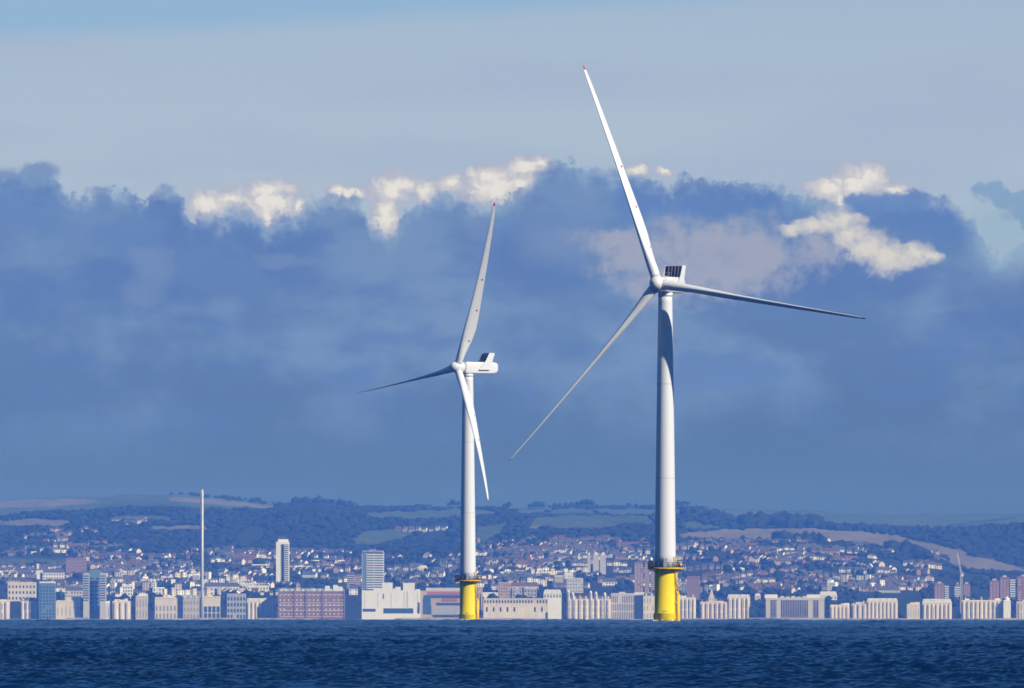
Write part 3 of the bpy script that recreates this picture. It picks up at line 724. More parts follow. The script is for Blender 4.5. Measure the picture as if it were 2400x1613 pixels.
# ------------------------------------------------------------------ the seaside town
W = {k: mat("wall_" + k, c, .85, v, .12, (1, 1, .25), .78, spec=.2) for k, c, v in (
    ("white", (.88, .86, .80), .25), ("cream", (.80, .71, .56), .6), ("pink", (.76, .64, .53), .6), ("grey", (.46, .45, .43), .5), ("beige", (.60, .53, .43), .5),
    ("stone", (.66, .60, .50), .6), ("brick", (.28, .17, .14), .5), ("plum", (.27, .18, .17), .5), ("tan", (.50, .37, .27), .5), ("slab", (.58, .57, .55), .4), ("glassy", (.16, .24, .30), .4), ("rust", (.48, .17, .15), .4))}
RF = {k: mat("roof_" + k, c, .8, .5, .2, (1, 1, 1), .7, spec=.2) for k, c in (("slate", (.10, .105, .12)), ("tile", (.16, .088, .065)), ("brown", (.12, .085, .065)), ("lead", (.30, .34, .33)), ("pale", (.62, .60, .56)))}
GLASS = mat("window_glass", (.025, .035, .05), .15)
SHADE = mat("curtained_window", (.36, .345, .32), .35, .6, .3)
GLASSB = mat("window_glass_blue", (.05, .10, .15), .15)
unit_cache = {}
def unit_box(m):
    if m.name not in unit_cache: unit_cache[m.name] = MB().box(-.5, .5, -.5, .5, -.5, .5)
    k = (m.name, 'me')
    if k not in unit_cache:
        b = unit_cache[m.name]; me = bpy.data.meshes.new("block"); me.from_pydata(b.v, [], b.f); me.materials.append(m); unit_cache[k] = me
    return unit_cache[k]
def ublk(name, m, parent, x0, x1, y0, y1, z0, z1):
    o = bpy.data.objects.new(name, unit_box(m)); COL.objects.link(o); o.parent = parent
    o.location = ((x0 + x1) / 2, (y0 + y1) / 2, (z0 + z1) / 2); o.scale = (x1 - x0, y1 - y0, z1 - z0); return o
LAND = []     # landmarks for the labels of the houses: (X, phrase)
def bld(name, label, X0, X1, Yt, Yb=1458, d=16000.0, dep=18, wall='cream', roof='flat', rf='slate', rows=0, cols=0, ww=.45, wh=.7, glass=None, bays=0, balc=0, balcw='white',
        yaw=0.0, cat="building", group=None, tall=0.0, chim=0, top=None, split=None, wy0=.06, wy1=.94, bayr=1.6):
    if d > 16060: d = max(d, d_for((X0 + X1) / 2, min(Yb, 1450) - 1))
    s = d / F; w = (X1 - X0) * s; zt = CAMZ + (EYE - Yt) * s; Xc = (X0 + X1) / 2
    zb = min(CAMZ + (EYE - Yb) * s, ground(Xc, d)); h = zt - zb; vis = zt - (CAMZ + (EYE - min(Yb, 1456)) * s)
    mb = MB(); hw = w / 2
    if roof == 'battlement':
        mb.box(-hw, hw, 0, dep, -1, h)
        for (a, b, e) in split: mb.box(-hw + a * w, -hw + b * w, .003, dep * .7, h - .003, h + e)
    else:
        mb.box(-hw, hw, 0, dep, -1, h)
        if roof in ('flat', 'pitched', 'mansard'): mb.box(-hw - .35, hw + .35, -.35, dep + .35, h - .75, h - .15)        # cornice
        if roof == 'flat': mb.box(-hw + .6, hw - .6, .6, dep - .6, h - .1, h + .8)
    o = mb.build(name, W[wall]); o.location = ((Xc - 1200) * s, d, zb); o.rotation_euler = (0, 0, yaw)
    for k_, c_ in (('hotel', 'hotel'), ('terrace', 'terrace'), ('church', 'church'), ('tower', 'tower block'), ('house', 'house'), ('flats', 'flats'), ('block', 'block')):
        if k_ in name: cat = c_; break
    tag(o, label, cat, group)
    if roof == 'pitched':
        rh = min(dep * .35, 5.5)
        MB().add([(-hw - .3, -.5, h - .14), (hw + .3, -.5, h - .14), (hw + .3, dep + .5, h - .14), (-hw - .3, dep + .5, h - .14), (-hw + 1.5, dep / 2, h + rh), (hw - 1.5, dep / 2, h + rh)],
                 [(0, 1, 5, 4), (2, 3, 4, 5), (1, 2, 5), (3, 0, 4), (3, 2, 1, 0)]).build("roof", RF[rf], o)
    if roof == 'mansard':
        MB().add([(-hw, -.1, h - .14), (hw, -.1, h - .14), (hw, dep, h - .14), (-hw, dep, h - .14), (-hw + 1.2, 1.6, h + 3.6), (hw - 1.2, 1.6, h + 3.6), (hw - 1.2, dep - 1.6, h + 3.6), (-hw + 1.2, dep - 1.6, h + 3.6)],
                 [(0, 1, 5, 4), (1, 2, 6, 5), (2, 3, 7, 6), (3, 0, 4, 7), (4, 5, 6, 7), (3, 2, 1, 0)]).build("roof", RF[rf], o)
        nd = max(2, int(w / 7))
        for i in range(nd):
            x = -hw + (i + .5) * w / nd; ublk("dormer", W['white'], o, x - 1.0, x + 1.0, .1, 3.0, h + .3, h + 2.6)
    g = glass or (SHADE if group and 'seafront' in group else GLASS); z0 = h - vis
    if bays:
        for i in range(bays):
            x = -hw + (i + .5) * w / bays; bw = w / bays * .32
            b_ = MB(); r = bayr; b_.add([(x - bw, .01, -1), (x - bw * .55, -r, -1), (x + bw * .55, -r, -1), (x + bw, .01, -1), (x - bw, .01, h - 1.6), (x - bw * .55, -r, h - 1.6), (x + bw * .55, -r, h - 1.6), (x + bw, .01, h - 1.6)],
                      [(0, 1, 5, 4), (1, 2, 6, 5), (2, 3, 7, 6), (4, 5, 6, 7), (3, 2, 1, 0)])
            b_.build("bay", W[wall], o)
    if rows and cols:
        cw = w / cols; rh_ = (wy1 - wy0) * vis / rows
        for i in range(cols):
            x = -hw + (i + .5) * cw
            for j in range(rows):
                z = z0 + wy0 * vis + (j + .5) * rh_
                if random.random() < .06: continue
                ublk("window", g, o, x - cw * ww / 2, x + cw * ww / 2, -.06 - (bayr if bays and (abs(((x + hw) / (w / bays)) % 1 - .5) < .17) else 0), .3, z - rh_ * wh / 2, z + rh_ * wh / 2)
    if balc:
        fh = (wy1 - wy0) * vis / balc
        for j in range(balc):
            z = z0 + wy0 * vis + j * fh
            ublk("balcony", W[balcw], o, -hw - .06, hw + .06, -1.3, .2, z, z + fh * .42)
            ublk("window_band", g, o, -hw + .4, hw - .4, -.05, .2, z + fh * .46, z + fh * .98)
    if group == HG:
        for i in range(random.randint(2, 4)):
            a = random.uniform(.02, .8) * w - hw; b = a + random.uniform(2.5, 9); ublk("rooftop_block", W[random.choice(('white', 'cream', 'stone', 'pink'))], o, a, min(b, hw - .2), random.uniform(2, 5), dep - 4, h - .1, h + random.uniform(1.6, 4.2))
    for i in range(chim):
        x = -hw + (i + .5) * w / chim + random.uniform(-1, 1)
        ublk("chimney", W[random.choice(['brick', 'stone'])], o, x - .8, x + .8, dep * .45, dep * .45 + 1.2, h - .1, h + random.uniform(3.2, 5))
    if top:
        for (a, b, e, wl) in top: ublk("rooftop_block", W[wl], o, -hw + a * w, -hw + b * w, 2, dep - 3, h - .05, h + e)
    return o
HG = "cream seafront terraces and hotels"
# --- seafront, west to east
bld("seafront_terrace", "cream terrace with rounded bays at the left edge of the seafront", -40, 22, 1409, rows=2, cols=9, bays=5, group=HG)
bld("seafront_terrace", "cream bay-fronted terrace beside the blue-grey balcony tower", 48, 87, 1408, rows=2, cols=7, bays=4, group=HG, roof='mansard')
bld("low_apartment_block", "low cream apartment block stepping up behind the westernmost bay terraces", 18, 84, 1366, 1412, 16250, wall='cream', rows=3, cols=8, wh=.45)
t = bld("glass_tower", "narrow blue glass tower with a pale roof slab by the shore", 92, 129, 1368, wall='glassy', rows=10, cols=5, glass=GLASSB, ww=.62, wh=.7, d=15990, top=[(0, 1, 2.6, 'white')])
bld("seafront_hotel", "sunlit cream hotel standing between the two blue glass towers", 131, 188, 1409, rows=1, cols=6, ww=.2, wh=.5, wall='cream', group=HG, top=[(.42, 1, 5.5, 'cream')])
bld("apartment_block", "cream apartment block with small windows above the sunlit cream hotel", 152, 192, 1384, 1412, 16120, wall='stone', rows=3, cols=6, wh=.5, roof='pitched')
bld("apartment_tower", "broad blue-grey tower with pale banded side wings near the shore", 194, 249, 1345, d=16010, wall='glassy', rows=9, cols=4, ww=.7, wh=.6, glass=GLASSB, top=[(.28, .68, 5, 'glassy')], wy0=.18)
bld("tower_wing", "pale banded wing forming the west side of the broad tower", 195, 209, 1345, 1410, 15992, dep=10, wall='slab', balc=10, balcw='slab', glass=GLASSB)
bld("tower_wing", "pale banded wing forming the east side of the broad tower", 234, 248, 1345, 1410, 15992, dep=10, wall='slab', balc=10, balcw='slab', glass=GLASSB)
bld("seafront_terrace", "small cream house row tight against the broad blue-grey tower", 245, 257, 1414, wall='stone', rows=1, cols=2, group=HG)
bld("seafront_terrace", "bright cream bayed block east of the broad blue-grey tower", 264, 306, 1410, rows=2, cols=6, bays=3, group=HG)
bld("apartment_block", "white gridded block with dark windows behind the bright cream bayed block", 287, 311, 1372, 1406, 16180, wall='white', rows=4, cols=4, ww=.5, wh=.5)
bld("seafront_terrace", "slim grey-cream block between two dark gaps on the seafront", 318, 346, 1398, wall='stone', rows=2, cols=4, ww=.35, group=HG)
bld("apartment_block", "white block with three window rows west of the slender tower", 358, 385, 1378, 1402, 16160, wall='white', rows=3, cols=4, ww=.5, wh=.5)
bld("seafront_hotel", "long cream hotel with dark ground floor west of the slender tower", 363, 414, 1401, wall='cream', rows=2, cols=6, ww=.5, wh=.7, wy1=.7, group=HG)
bld("seafront_hotel", "wide beige hotel with grey roof at the foot of the slender tower", 414, 467, 1402, wall='beige', roof='mansard', rf='lead', rows=3, cols=7, ww=.5, wh=.55, group=HG)
bld("white_flats", "small white flats with striped balconies left of the slender tower", 452, 467, 1348, 1368, 16700, wall='white', balc=4, glass=GLASS)
bld("seafront_hotel", "cream building with dark lower floors right of the slender tower", 477, 516, 1399, wall='cream', rows=2, cols=4, ww=.8, wh=.9, wy1=.62, glass=GLASSB, group=HG)
bld("curved_glass_building", "grey glazed building with rounded corners on the seafront", 532, 576, 1393, wall='grey', rows=4, cols=6, ww=.6, wh=.6, glass=GLASSB, roof='flat')
bld("seafront_terrace", "long row of cream bow-fronted houses west of the red brick hotel", 578, 645, 1409, rows=2, cols=14, bays=7, wall='cream', group=HG, roof='mansard', rf='pale')
bld("white_hotel", "long white hotel roofline behind the bow-fronted houses", 562, 632, 1368, 1384, 16400, wall='white', rows=1, cols=10, wh=.5)
bld("white_hotel", "bright white hotel block stepping down behind the bow-fronted houses", 579, 630, 1374, 1394, 16250, wall='white', rows=2, cols=7, wh=.45)
bld("white_terrace", "low white terrace between the slender tower and the glazed building", 478, 560, 1375, 1398, 16200, wall='white', rows=2, cols=11, wh=.5, roof='pitched')
# tall white residential tower
t = bld("residential_tower", "tall white tower with striped balconies above the red brick hotel", 647, 677.5, 1270, 1374, 16150, dep=18, wall='white', roof='none', top=[(.16, .94, 3.6, 'white')])
s_ = t.location.y / F; H_ = (1374 - 1270) * s_
zb_ = t.location.z; ht = CAMZ + (EYE - 1270) * s_ - zb_
ublk("stair_shaft", GLASS, t, -(1.75) * 1, 2.0, -.08, .3, ht - H_ * .99, ht - 3.4)
for j in range(22):
    z = ht - H_ + j * (H_ - 3.5) / 22
    ublk("balcony", W['white'], t, 2.2, 8.6, -1.4, .2, z, z + 1.05); ublk("window_band", GLASSB, t, 2.3, 8.3, -.05, .2, z + 1.08, z + 2.45)
    ublk("window", GLASS, t, -2.9, -1.9, -.05, .2, z + .6, z + 1.9)
for x in (-4.5, -2, .5, 3, 5.5): MB().tube((x, 8, ht + 3), (x, 8, ht + 9 + random.uniform(-2, 3)), .14, 5).build("aerial", GREYM, t)
# red brick grand hotel
t = bld("red_brick_hotel", "wide red brick hotel with white window bands and grey-green roof", 652, 808, 1386, wall='brick', roof='mansard', rf='lead', d=15980, dep=24, rows=5, cols=16, ww=.34, wh=.42, glass=W['stone'], group=None, wy0=.16)
w_ = 156 * 15980 / F; hh_ = CAMZ + (EYE - 1386) * 15980 / F - t.location.z
for fx in (.0, .235, .41, .66, .985): ublk("pier", W['plum'], t, -w_ / 2 + fx * w_ - .3, -w_ / 2 + fx * w_ + 1.5, -.9, .3, -1, hh_ + 1)
for z in (.88, .60, .50, .33, .12): ublk("stone_band", W['pink'], t, -w_ / 2 + 2, w_ / 2 - 2, -.5, .2, hh_ - 37 + 37 * z - .35, hh_ - 37 + 37 * z + .45)
for fx, e in ((.08, 4), (.30, 4.5), (.52, 4), (.74, 7), (.86, 8), (.93, 6)): ublk("gable", W['white' if fx > .7 else 'stone'], t, -w_ / 2 + fx * w_ - 3, -w_ / 2 + fx * w_ + 3, .2, 3, hh_ - .5, hh_ + e)
bld("brick_flats", "small red and white striped slab of flats left of the grey balcony tower", 813, 831, 1343, 1384, 16300, wall='plum', balc=8, balcw='pink', dep=10)
bld("brick_flats", "narrow plum brick flats tight against the grey balcony tower", 832, 845, 1348, 1384, 16320, wall='plum', rows=6, cols=3, glass=W['pink'], ww=.4, wh=.4, dep=10)
bld("white_villa", "small white building in the gap right of the red brick hotel", 818, 838, 1380, 1396, 16200, wall='white', rows=2, cols=3, wh=.4, roof='pitched')
t = bld("balcony_tower", "grey-white residential tower banded with balconies behind the white hotel", 848, 900, 1294, 1392, 16120, dep=20, wall='slab', roof='flat', top=[(.34, .62, 4, 'plum')])
s_ = t.location.y / F; ht = CAMZ + (EYE - 1294) * s_ - t.location.z; H_ = 98 * s_
for j in range(17):
    z = ht - H_ + j * (H_ - 1) / 17
    for (a, b) in ((-8.4, 1.0), (2.0, 14.2)):
        ublk("balcony", W['white'], t, a, b, -.9, .2, z, z + 1.5); ublk("window_band", GLASSB, t, a + .3, b - .3, -.06, .2, z + 1.55, z + 2.9)
ublk("dark_flank", W['glassy'], t, -14.2, -8.9, -.12, .3, -1, ht - 1.2)
ublk("roof_slab", W['white'], t, -14.6, 14.6, -1.8, 18, ht + .82, ht + 1.5)
# big white hotel and conference hall
t = bld("white_hotel", "massive white hotel with raised roof blocks and two dark window slots", 848, 986, 1384, d=15975, dep=26, wall='white', roof='battlement',
        split=[(.20, .34, 3.0), (.345, .52, 10.0), (.525, .565, 2.5), (.57, .66, 4.5), (.70, .895, 9.6), (.91, .985, 1.6)])
w_ = 138 * 15975 / F; s_ = 15975 / F; ht = CAMZ + (EYE - 1384) * s_ - t.location.z
def zpx(Y): return CAMZ + (EYE - Y) * s_ - t.location.z
ublk("window_slot", GLASSB, t, -w_ / 2 + 1, -w_ / 2 + .235 * w_, -.07, .3, zpx(1434), zpx(1427))
ublk("window_slot", GLASSB, t, -w_ / 2 + .365 * w_, -w_ / 2 + .875 * w_, -.07, .3, zpx(1438), zpx(1426))
ublk("window_slot", GLASSB, t, -w_ / 2 + .94 * w_, -w_ / 2 + .985 * w_, -.07, .3, zpx(1438), zpx(1412))
ublk("recess", GLASSB, t, -w_ / 2 + .355 * w_, -w_ / 2 + .375 * w_, -.07, .3, zpx(1404), zpx(1392))
ublk("recess", W['slab'], t, -w_ / 2 + .76 * w_, -w_ / 2 + .785 * w_, -.07, .3, zpx(1424), zpx(1386))
for i in range(0, 13, 3):
    x = -w_ / 2 + (i + .7) * w_ / 13.4; ublk("balcony_column", W['stone'], t, x - .3, x + .3, -.22, .2, zpx(1424), zpx(1388))
t = bld("conference_hall", "low layered brown hall with red bands left of the smaller turbine", 987, 1080, 1386, d=15985, dep=30, wall='tan', roof='flat', rf='lead')
w_ = 93 * 15985 / F; s_ = 15985 / F
def zpx(Y): return CAMZ + (EYE - Y) * s_ - t.location.z
ublk("roof_deck", RF['pale'], t, -w_ / 2 + 6, w_ / 2 - 1, 4, 26, zpx(1386.5), zpx(1378)); ublk("red_band", W['rust'], t, -w_ / 2 + 8, w_ / 2 - .5, -.5, .2, zpx(1393), zpx(1387))
ublk("dark_recess", GLASSB, t, -w_ / 2 + 3, w_ / 2 - .5, -.2, .2, zpx(1402), zpx(1395)); ublk("red_band", W['rust'], t, 2, w_ / 2 - 4, -.7, .2, zpx(1408.5), zpx(1402.5))
ublk("dark_recess", GLASSB, t, -6, w_ / 2 - .5, -.25, .2, zpx(1419), zpx(1413)); ublk("grey_wall", W['grey'], t, -12, w_ / 2 - .5, -.6, .2, zpx(1441), zpx(1420)); ublk("dark_recess", GLASSB, t, -w_ / 2 + 2, -13, -.2, .2, zpx(1440), zpx(1402))
ublk("dark_recess", GLASSB, t, -10, w_ / 2 - .5, -.62, .2, zpx(1446), zpx(1442))
bld("cinema_block", "tall thin brown block right beside the smaller turbine's yellow base", 1121, 1131, 1377, wall='tan', rows=1, cols=1, ww=.3, wh=.7)
bld("white_box_building", "plain white box above the arcaded seafront building", 1130, 1167, 1390, 1407, 16080, wall='white', dep=14)
bld("arcade_building", "low cream arcaded building with dark roof line by the smaller turbine", 1133, 1278, 1416, d=15975, wall='cream', roof='flat', rows=1, cols=9, ww=.25, wh=.5, wy0=.42, wy1=.95)
t = bld("colonnade", "pale colonnade with small arches above the arcaded building", 1133, 1284, 1404, 1417, 16020, wall='stone', rows=1, cols=22, ww=.5, wh=.6)
bld("brown_flats", "brown flats with small windows behind the colonnade", 1167, 1196, 1366, 1408, 16150, wall='tan', rows=5, cols=5, ww=.4, wh=.4)
bld("pink_roofed_building", "long pink-roofed building above the colonnade", 1196, 1262, 1374, 1385, 16260, wall='pink', roof='pitched', rf='tile', rows=1, cols=10, wh=.5)
bld("grey_flats", "grey flats with a pale roof edge in front of the pink-roofed building", 1228, 1258, 1380, 1408, 16120, wall='grey', rows=3, cols=4, ww=.4, wh=.5, top=[(0, 1, 1.5, 'white')])
bld("grey_flats", "grey flats left of the tall shadowed gap above the colonnade", 1200, 1224, 1382, 1408, 16130, wall='grey', rows=3, cols=3, ww=.4, wh=.5)
bld("grey_block", "small grey cube-like block with a bright roof between the turbines", 1300, 1320, 1352, 1378, 16500, wall='grey', top=[(0, 1, 1.6, 'white')])
bld("white_block", "bright white block rising above grey offices between the turbines", 1323, 1343, 1344, 1368, 16470, wall='white', rows=2, cols=3, ww=.3, wh=.3)
bld("grey_offices", "pale grey offices stepping down beside the bright white block", 1328, 1367, 1356, 1392, 16460, wall='slab', rows=4, cols=6, ww=.4, wh=.3)
for x0, x1, lb in ((1377, 1384, "narrow left slab of the grey-cream tower block between the turbines"), (1390, 1403.5, "middle slab of the grey-cream tower block between the turbines"), (1406, 1420, "right-hand slab of the grey-cream tower block between the turbines")):
    bld("tower_block", lb, x0, x1, 1301, 1348, 16900, wall='slab', dep=14, rows=10, cols=3, ww=.25, wh=.35, group="grey-cream tower block slabs", top=[(.3, .8, 3.5, 'white')])
bld("pale_hall", "pale low hall at the left of the twin-towered cream hotel", 1274, 1316, 1392, 1404, 16060, wall='white', roof='pitched', rf='pale', rows=1, cols=6, wh=.5)
t = bld("twin_towered_hotel", "long cream hotel with white turrets and reddish roofs left of the larger turbine", 1328, 1432, 1403, d=15985, wall='cream', roof='mansard', rf='tile', rows=3, cols=20, ww=.4, wh=.75, bays=8, group=HG, chim=5)
s_ = 15985 / F; ht = CAMZ + (EYE - 1403) * s_ - t.location.z
for fx, e in ((-.46, 8), (-.36, 5), (.04, 7), (.16, 6), (.36, 5)):
    x = fx * 104 * s_; MB().lathe([(1.9, -1), (1.9, ht + e), (2.1, ht + e + .2), (.05, ht + e + 3.4)], 10, c=(x, .6)).build("turret", W['white'], t)
bld("seafront_flats", "grey-beige block of flats with vertical window strips left of the dark gap", 1432, 1486, 1392, d=15990, wall='stone', roof='flat', rows=3, cols=13, ww=.4, wh=.85, top=[(.35, .62, 2.5, 'stone')])
bld("white_shopfront", "low white shop roof set between flats and larger turbine", 1486, 1532, 1390, 1396, 16100, wall='white')
for x0, x1, lb in ((1487, 1507.5, "left slab of the red-brick twin towers beside the larger turbine"), (1511, 1522, "right-hand slab of the red-brick twin towers beside the larger turbine"), (1526, 1534, "slim brick stair tower tucked behind the larger turbine's column")):
    bld("brick_tower", lb, x0, x1, 1318, 1392, 16350, wall='plum', dep=14, rows=13, cols=3, ww=.55, wh=.4, glass=W['stone'], group="red-brick twin towers", roof='flat')
bld("seafront_terrace", "cream gabled terrace half hidden behind the larger turbine's base", 1508, 1560, 1396, wall='cream', rows=3, cols=8, ww=.35, wh=.6, roof='mansard', group=HG, chim=3)
bld("seafront_terrace", "cream terrace just right of the larger turbine's ladder", 1586, 1631, 1402, wall='cream', rows=2, cols=9, ww=.3, wh=.8, bays=5, group=HG, chim=3)
bld("plum_tower", "plain violet-brick tower with a pale centre strip", 1610, 1640, 1352, 1408, 16280, wall='plum', dep=14, rows=9, cols=4, ww=.3, wh=.3, glass=W['plum'], top=[(0, 1, .8, 'pink')])
bld("pink_seafront_terrace", "long pinkish seafront terrace right of the narrow dark gap", 1641, 1706, 1412, wall='pink', rows=2, cols=13, ww=.3, wh=.8, bays=6, group=HG, chim=6)
bld("seafront_terrace", "taller cream terrace ending at the wide dark gap", 1705, 1758, 1400, wall='cream', rows=2, cols=12, ww=.4, wh=.85, bays=5, group=HG, roof='mansard', rf='pale')
sp = MB(); t = bld("church", "small grey church with a pointed spire behind the pink terrace", 1660, 1676, 1402, 1412, 16100, wall='beige', dep=12)
MB().add([(-4, 1, 11), (4, 1, 11), (4, 9, 11), (-4, 9, 11), (0, 5, 26)], [(0, 1, 4), (1, 2, 4), (2, 3, 4), (3, 0, 4), (3, 2, 1, 0)]).build("spire", W['beige'], t).location.z = CAMZ + (EYE - 1402) * t.location.y / F - t.location.z - 12
bld("tan_house", "small tan house with a pale roof standing alone in the wide dark gap", 1769, 1783, 1397, 1412, 16100, wall='beige', roof='pitched', rf='pale', dep=10)
# classical crescent with giant columns
t = bld("classical_terrace", "grand classical terrace with giant columns and pale raised end blocks", 1795, 1932, 1406, d=15985, wall='stone', roof='flat', dep=22)
w_ = 137 * 15985 / F; s_ = 15985 / F
def zpx(Y): return CAMZ + (EYE - Y) * s_ - t.location.z
for a, b in ((0, .07), (.18, .25), (.72, .80), (.90, 1.0)): ublk("end_pavilion", W['stone'], t, -w_ / 2 + a * w_, -w_ / 2 + b * w_, -1.4, 1, -1, zpx(1405))
ublk("dark_loggia", GLASSB, t, -w_ / 2 + 2, w_ / 2 - 3, -.1, .3, zpx(1443), zpx(1408))
for i in range(34):
    x = -w_ / 2 + (i + .5) * w_ / 34; MB().lathe([(.62, -1), (.62, zpx(1407)), (.8, zpx(1406.6))], 8, c=(x, -.7)).build("column", W['stone'], t)
ublk("entablature", W['stone'], t, -w_ / 2 - .4, w_ / 2 + .4, -1.7, 1, zpx(1407), zpx(1401)); ublk("base_course", W['cream'], t, -w_ / 2, w_ / 2, -1.9, .3, zpx(1456), zpx(1450))
for a, b, y in ((-.02, .20, 1393.5), (.70, .93, 1393.5)): ublk("attic_block", W['white'], t, -w_ / 2 + a * w_, -w_ / 2 + b * w_, -.3, 12, zpx(1402), zpx(y))
for i in range(5): x = -w_ / 2 + (.28 + i * .095) * w_; ublk("parapet_block", W['stone'], t, x - 2.6, x + 2.6, -.4, 4, zpx(1401), zpx(1397 + (i % 2) * 1.5))
bld("white_villa", "white villa with low roofs at the east end of the classical terrace", 1921, 1962, 1396, 1408, 16080, wall='white', roof='pitched', rf='pale', rows=1, cols=5, wh=.4)
bld("seafront_terrace", "isolated rounded cream block east of the classical terrace", 1946, 1991, 1419, 1460, wall='cream', rows=1, cols=7, ww=.22, wh=.7, bays=5, group=HG)
bld("seafront_terrace", "small pale block starting the eastern run of bay terraces", 1996, 2032, 1416, wall='stone', rows=1, cols=6, ww=.3, wh=.8, bays=3, group=HG, chim=3)
bld("seafront_terrace", "long tall cream bayed terrace below the white hillside villas", 2032, 2104, 1409, wall='cream', rows=2, cols=16, ww=.4, wh=.85, bays=8, group=HG, roof='mansard', rf='pale')
bld("seafront_terrace", "short plain cream block between two dark gaps near the crane", 2126, 2156, 1417, wall='cream', rows=1, cols=5, ww=.2, wh=.6, group=HG)
bld("seafront_terrace", "cream terrace with uneven roofline just left of the crane", 2162, 2231, 1414, wall='cream', rows=1, cols=12, ww=.25, wh=.8, bays=7, group=HG, roof='pitched', rf='pale', chim=4)
bld("seafront_hotel", "longest sunlit cream hotel front, right of the crane", 2254, 2366, 1408, wall='cream', rows=2, cols=20, ww=.26, wh=.8, bays=11, group=HG, chim=6)
t = bld("domed_pavilion", "white domed pavilion at the end of the longest cream hotel front", 2352, 2369, 1408, 1416, 15992, wall='white', dep=9)
MB().lathe([(3.4, 0), (3.4, 1.2), (3.1, 2.6), (2.2, 3.9), (1.0, 4.7), (.3, 5.2), (.1, 6.4)], 20).build("dome", W['white'], t, loc=(0, 4.2, CAMZ + (EYE - 1408) * 15992 / F - t.location.z))
bld("seafront_terrace", "grey-cream block at the right edge of the seafront", 2383, 2450, 1411, wall='stone', rows=2, cols=9, ww=.4, wh=.8, bays=4, group=HG)
# eastern brick towers with white balconies
def btower(X0, X1, Yt, lb, bal=None):
    o = bld("brick_apartment_tower", lb, X0, X1, Yt, 1412, 16320, wall='brick', dep=16, rows=9, cols=3, ww=.3, wh=.35, glass=W['pink'], group="eastern brick apartment towers", roof='flat', top=[(.3, .7, 3, 'stone')])
    if bal:
        s = o.location.y / F; c = (X0 + X1) / 2; ht = CAMZ + (EYE - Yt) * s - o.location.z
        for j in range(8): z = ht - 4 - j * 3.0; ublk("balcony", W['white'], o, (bal[0] - c) * s, (bal[1] - c) * s, -1.2, 4, z, z + 1.2)
        ublk("balcony_wing", W['glassy'], o, (bal[0] - c) * s + .3, (bal[1] - c) * s - .3, -.3, 8, -1, ht - 2)
btower(2190, 2214, 1369, "brick tower with white balconies on its right, left of the crane", (2214, 2224))
btower(2240, 2249, 1371, "slim brick tower hidden by white balconies close behind the crane", (2237, 2250))
btower(2258, 2274, 1370, "brick tower directly right of the crane", None)
btower(2320, 2342, 1362, "shorter left tower of the eastern brick group", None)
btower(2344, 2366, 1354, "middle tower of the eastern brick group, with white balconies", (2367, 2380))
btower(2384, 2420, 1352, "brick tower cut by the right edge of the picture", None)
# hillside blocks
bld("plum_slab_block", "wide dim plum slab block on the slope behind the broad tower", 154, 202, 1309, 1352, 17300, wall='plum', rows=5, cols=9, ww=.3, wh=.25, glass=W['tan'])
bld("small_tower_block", "small pale tower block alone on the wooded slope above the plum slab", 211, 222, 1291, 1306, 18200, wall='tan', rows=4, cols=3, ww=.4, wh=.5, glass=W['white'])
bld("small_tower_block", "squat pale block to the right of the lone pale tower block", 237, 250, 1292, 1299, 18250, wall='tan', rows=1, cols=3, ww=.5)
bld("white_church", "white church with a taller tower above the west end terraces", 86, 100, 1336, 1360, 17000, wall='white', dep=12, roof='pitched', top=[(0, .35, 9, 'white')])
bld("white_mansion_block", "row of joined white houses under the plum slab block", 94, 150, 1342, 1360, 16900, wall='white', rows=2, cols=9, wh=.5, roof='pitched', chim=4)
bld("white_hospital", "long white building with low wings on the western hillside", 56, 86, 1294, 1300, 18300, wall='white', rows=1, cols=8, wh=.4)
bld("white_hospital", "white two-part hillside building left of the long white one", 22, 48, 1296, 1302, 18300, wall='white', rows=1, cols=6, wh=.4)
bld("white_hospital", "white hillside building with a turret near the wooded slope", 132, 148, 1287, 1294, 18500, wall='white', rows=1, cols=4, wh=.4, top=[(.8, 1, 5, 'white')])
bld("white_chalet", "white gabled house high on the slope below the western woods", 212, 229, 1245, 1252, 19900, wall='white', roof='pitched', rf='brown', dep=9)
bld("red_roofed_school", "red-roofed school building on the western slope", 311, 326, 1271, 1278, 18900, wall='white', roof='pitched', rf='tile', dep=10)
bld("white_crescent", "white curved crescent of houses above the classical terrace", 1712, 1745, 1332, 1341, 17600, wall='white', rows=1, cols=9, wh=.5, yaw=R(8))
bld("white_apartments", "white stepped apartments right of the classical terrace roof", 1938, 1958, 1366, 1388, 16700, wall='white', rows=4, cols=4, ww=.4, wh=.4, yaw=R(-14), top=[(0, .5, 4, 'white')])
bld("school_building", "long pink brick school on the eastern hillside", 1904, 1968, 1293, 1301, 18700, wall='pink', rows=1, cols=18, ww=.4, roof='pitched', rf='brown')
bld("brick_terrace", "row of pink gables on the slope left of the larger turbine", 1444, 1522, 1278, 1285, 19000, wall='pink', rows=1, cols=16, ww=.3, roof='pitched', rf='tile')
bld("pale_barn", "bright slanting white roof on the upper slope between the turbines", 1446, 1458, 1266, 1273, 19300, wall='white', roof='pitched', rf='pale', yaw=R(35), dep=8)
bld("white_hotel", "cluster of white villas behind the eastern bay terraces", 2058, 2110, 1384, 1392, 16700, wall='white', rows=1, cols=9, wh=.5, roof='pitched')
bld("white_hotel", "white flats with small windows on the far eastern slope", 2056, 2076, 1354, 1361, 17400, wall='white', rows=1, cols=5, wh=.5)
bld("white_hotel", "white villa group with a grey gable above the cream gabled terrace", 1412, 1446, 1364, 1376, 16900, wall='white', rows=2, cols=5, wh=.5, roof='pitched')
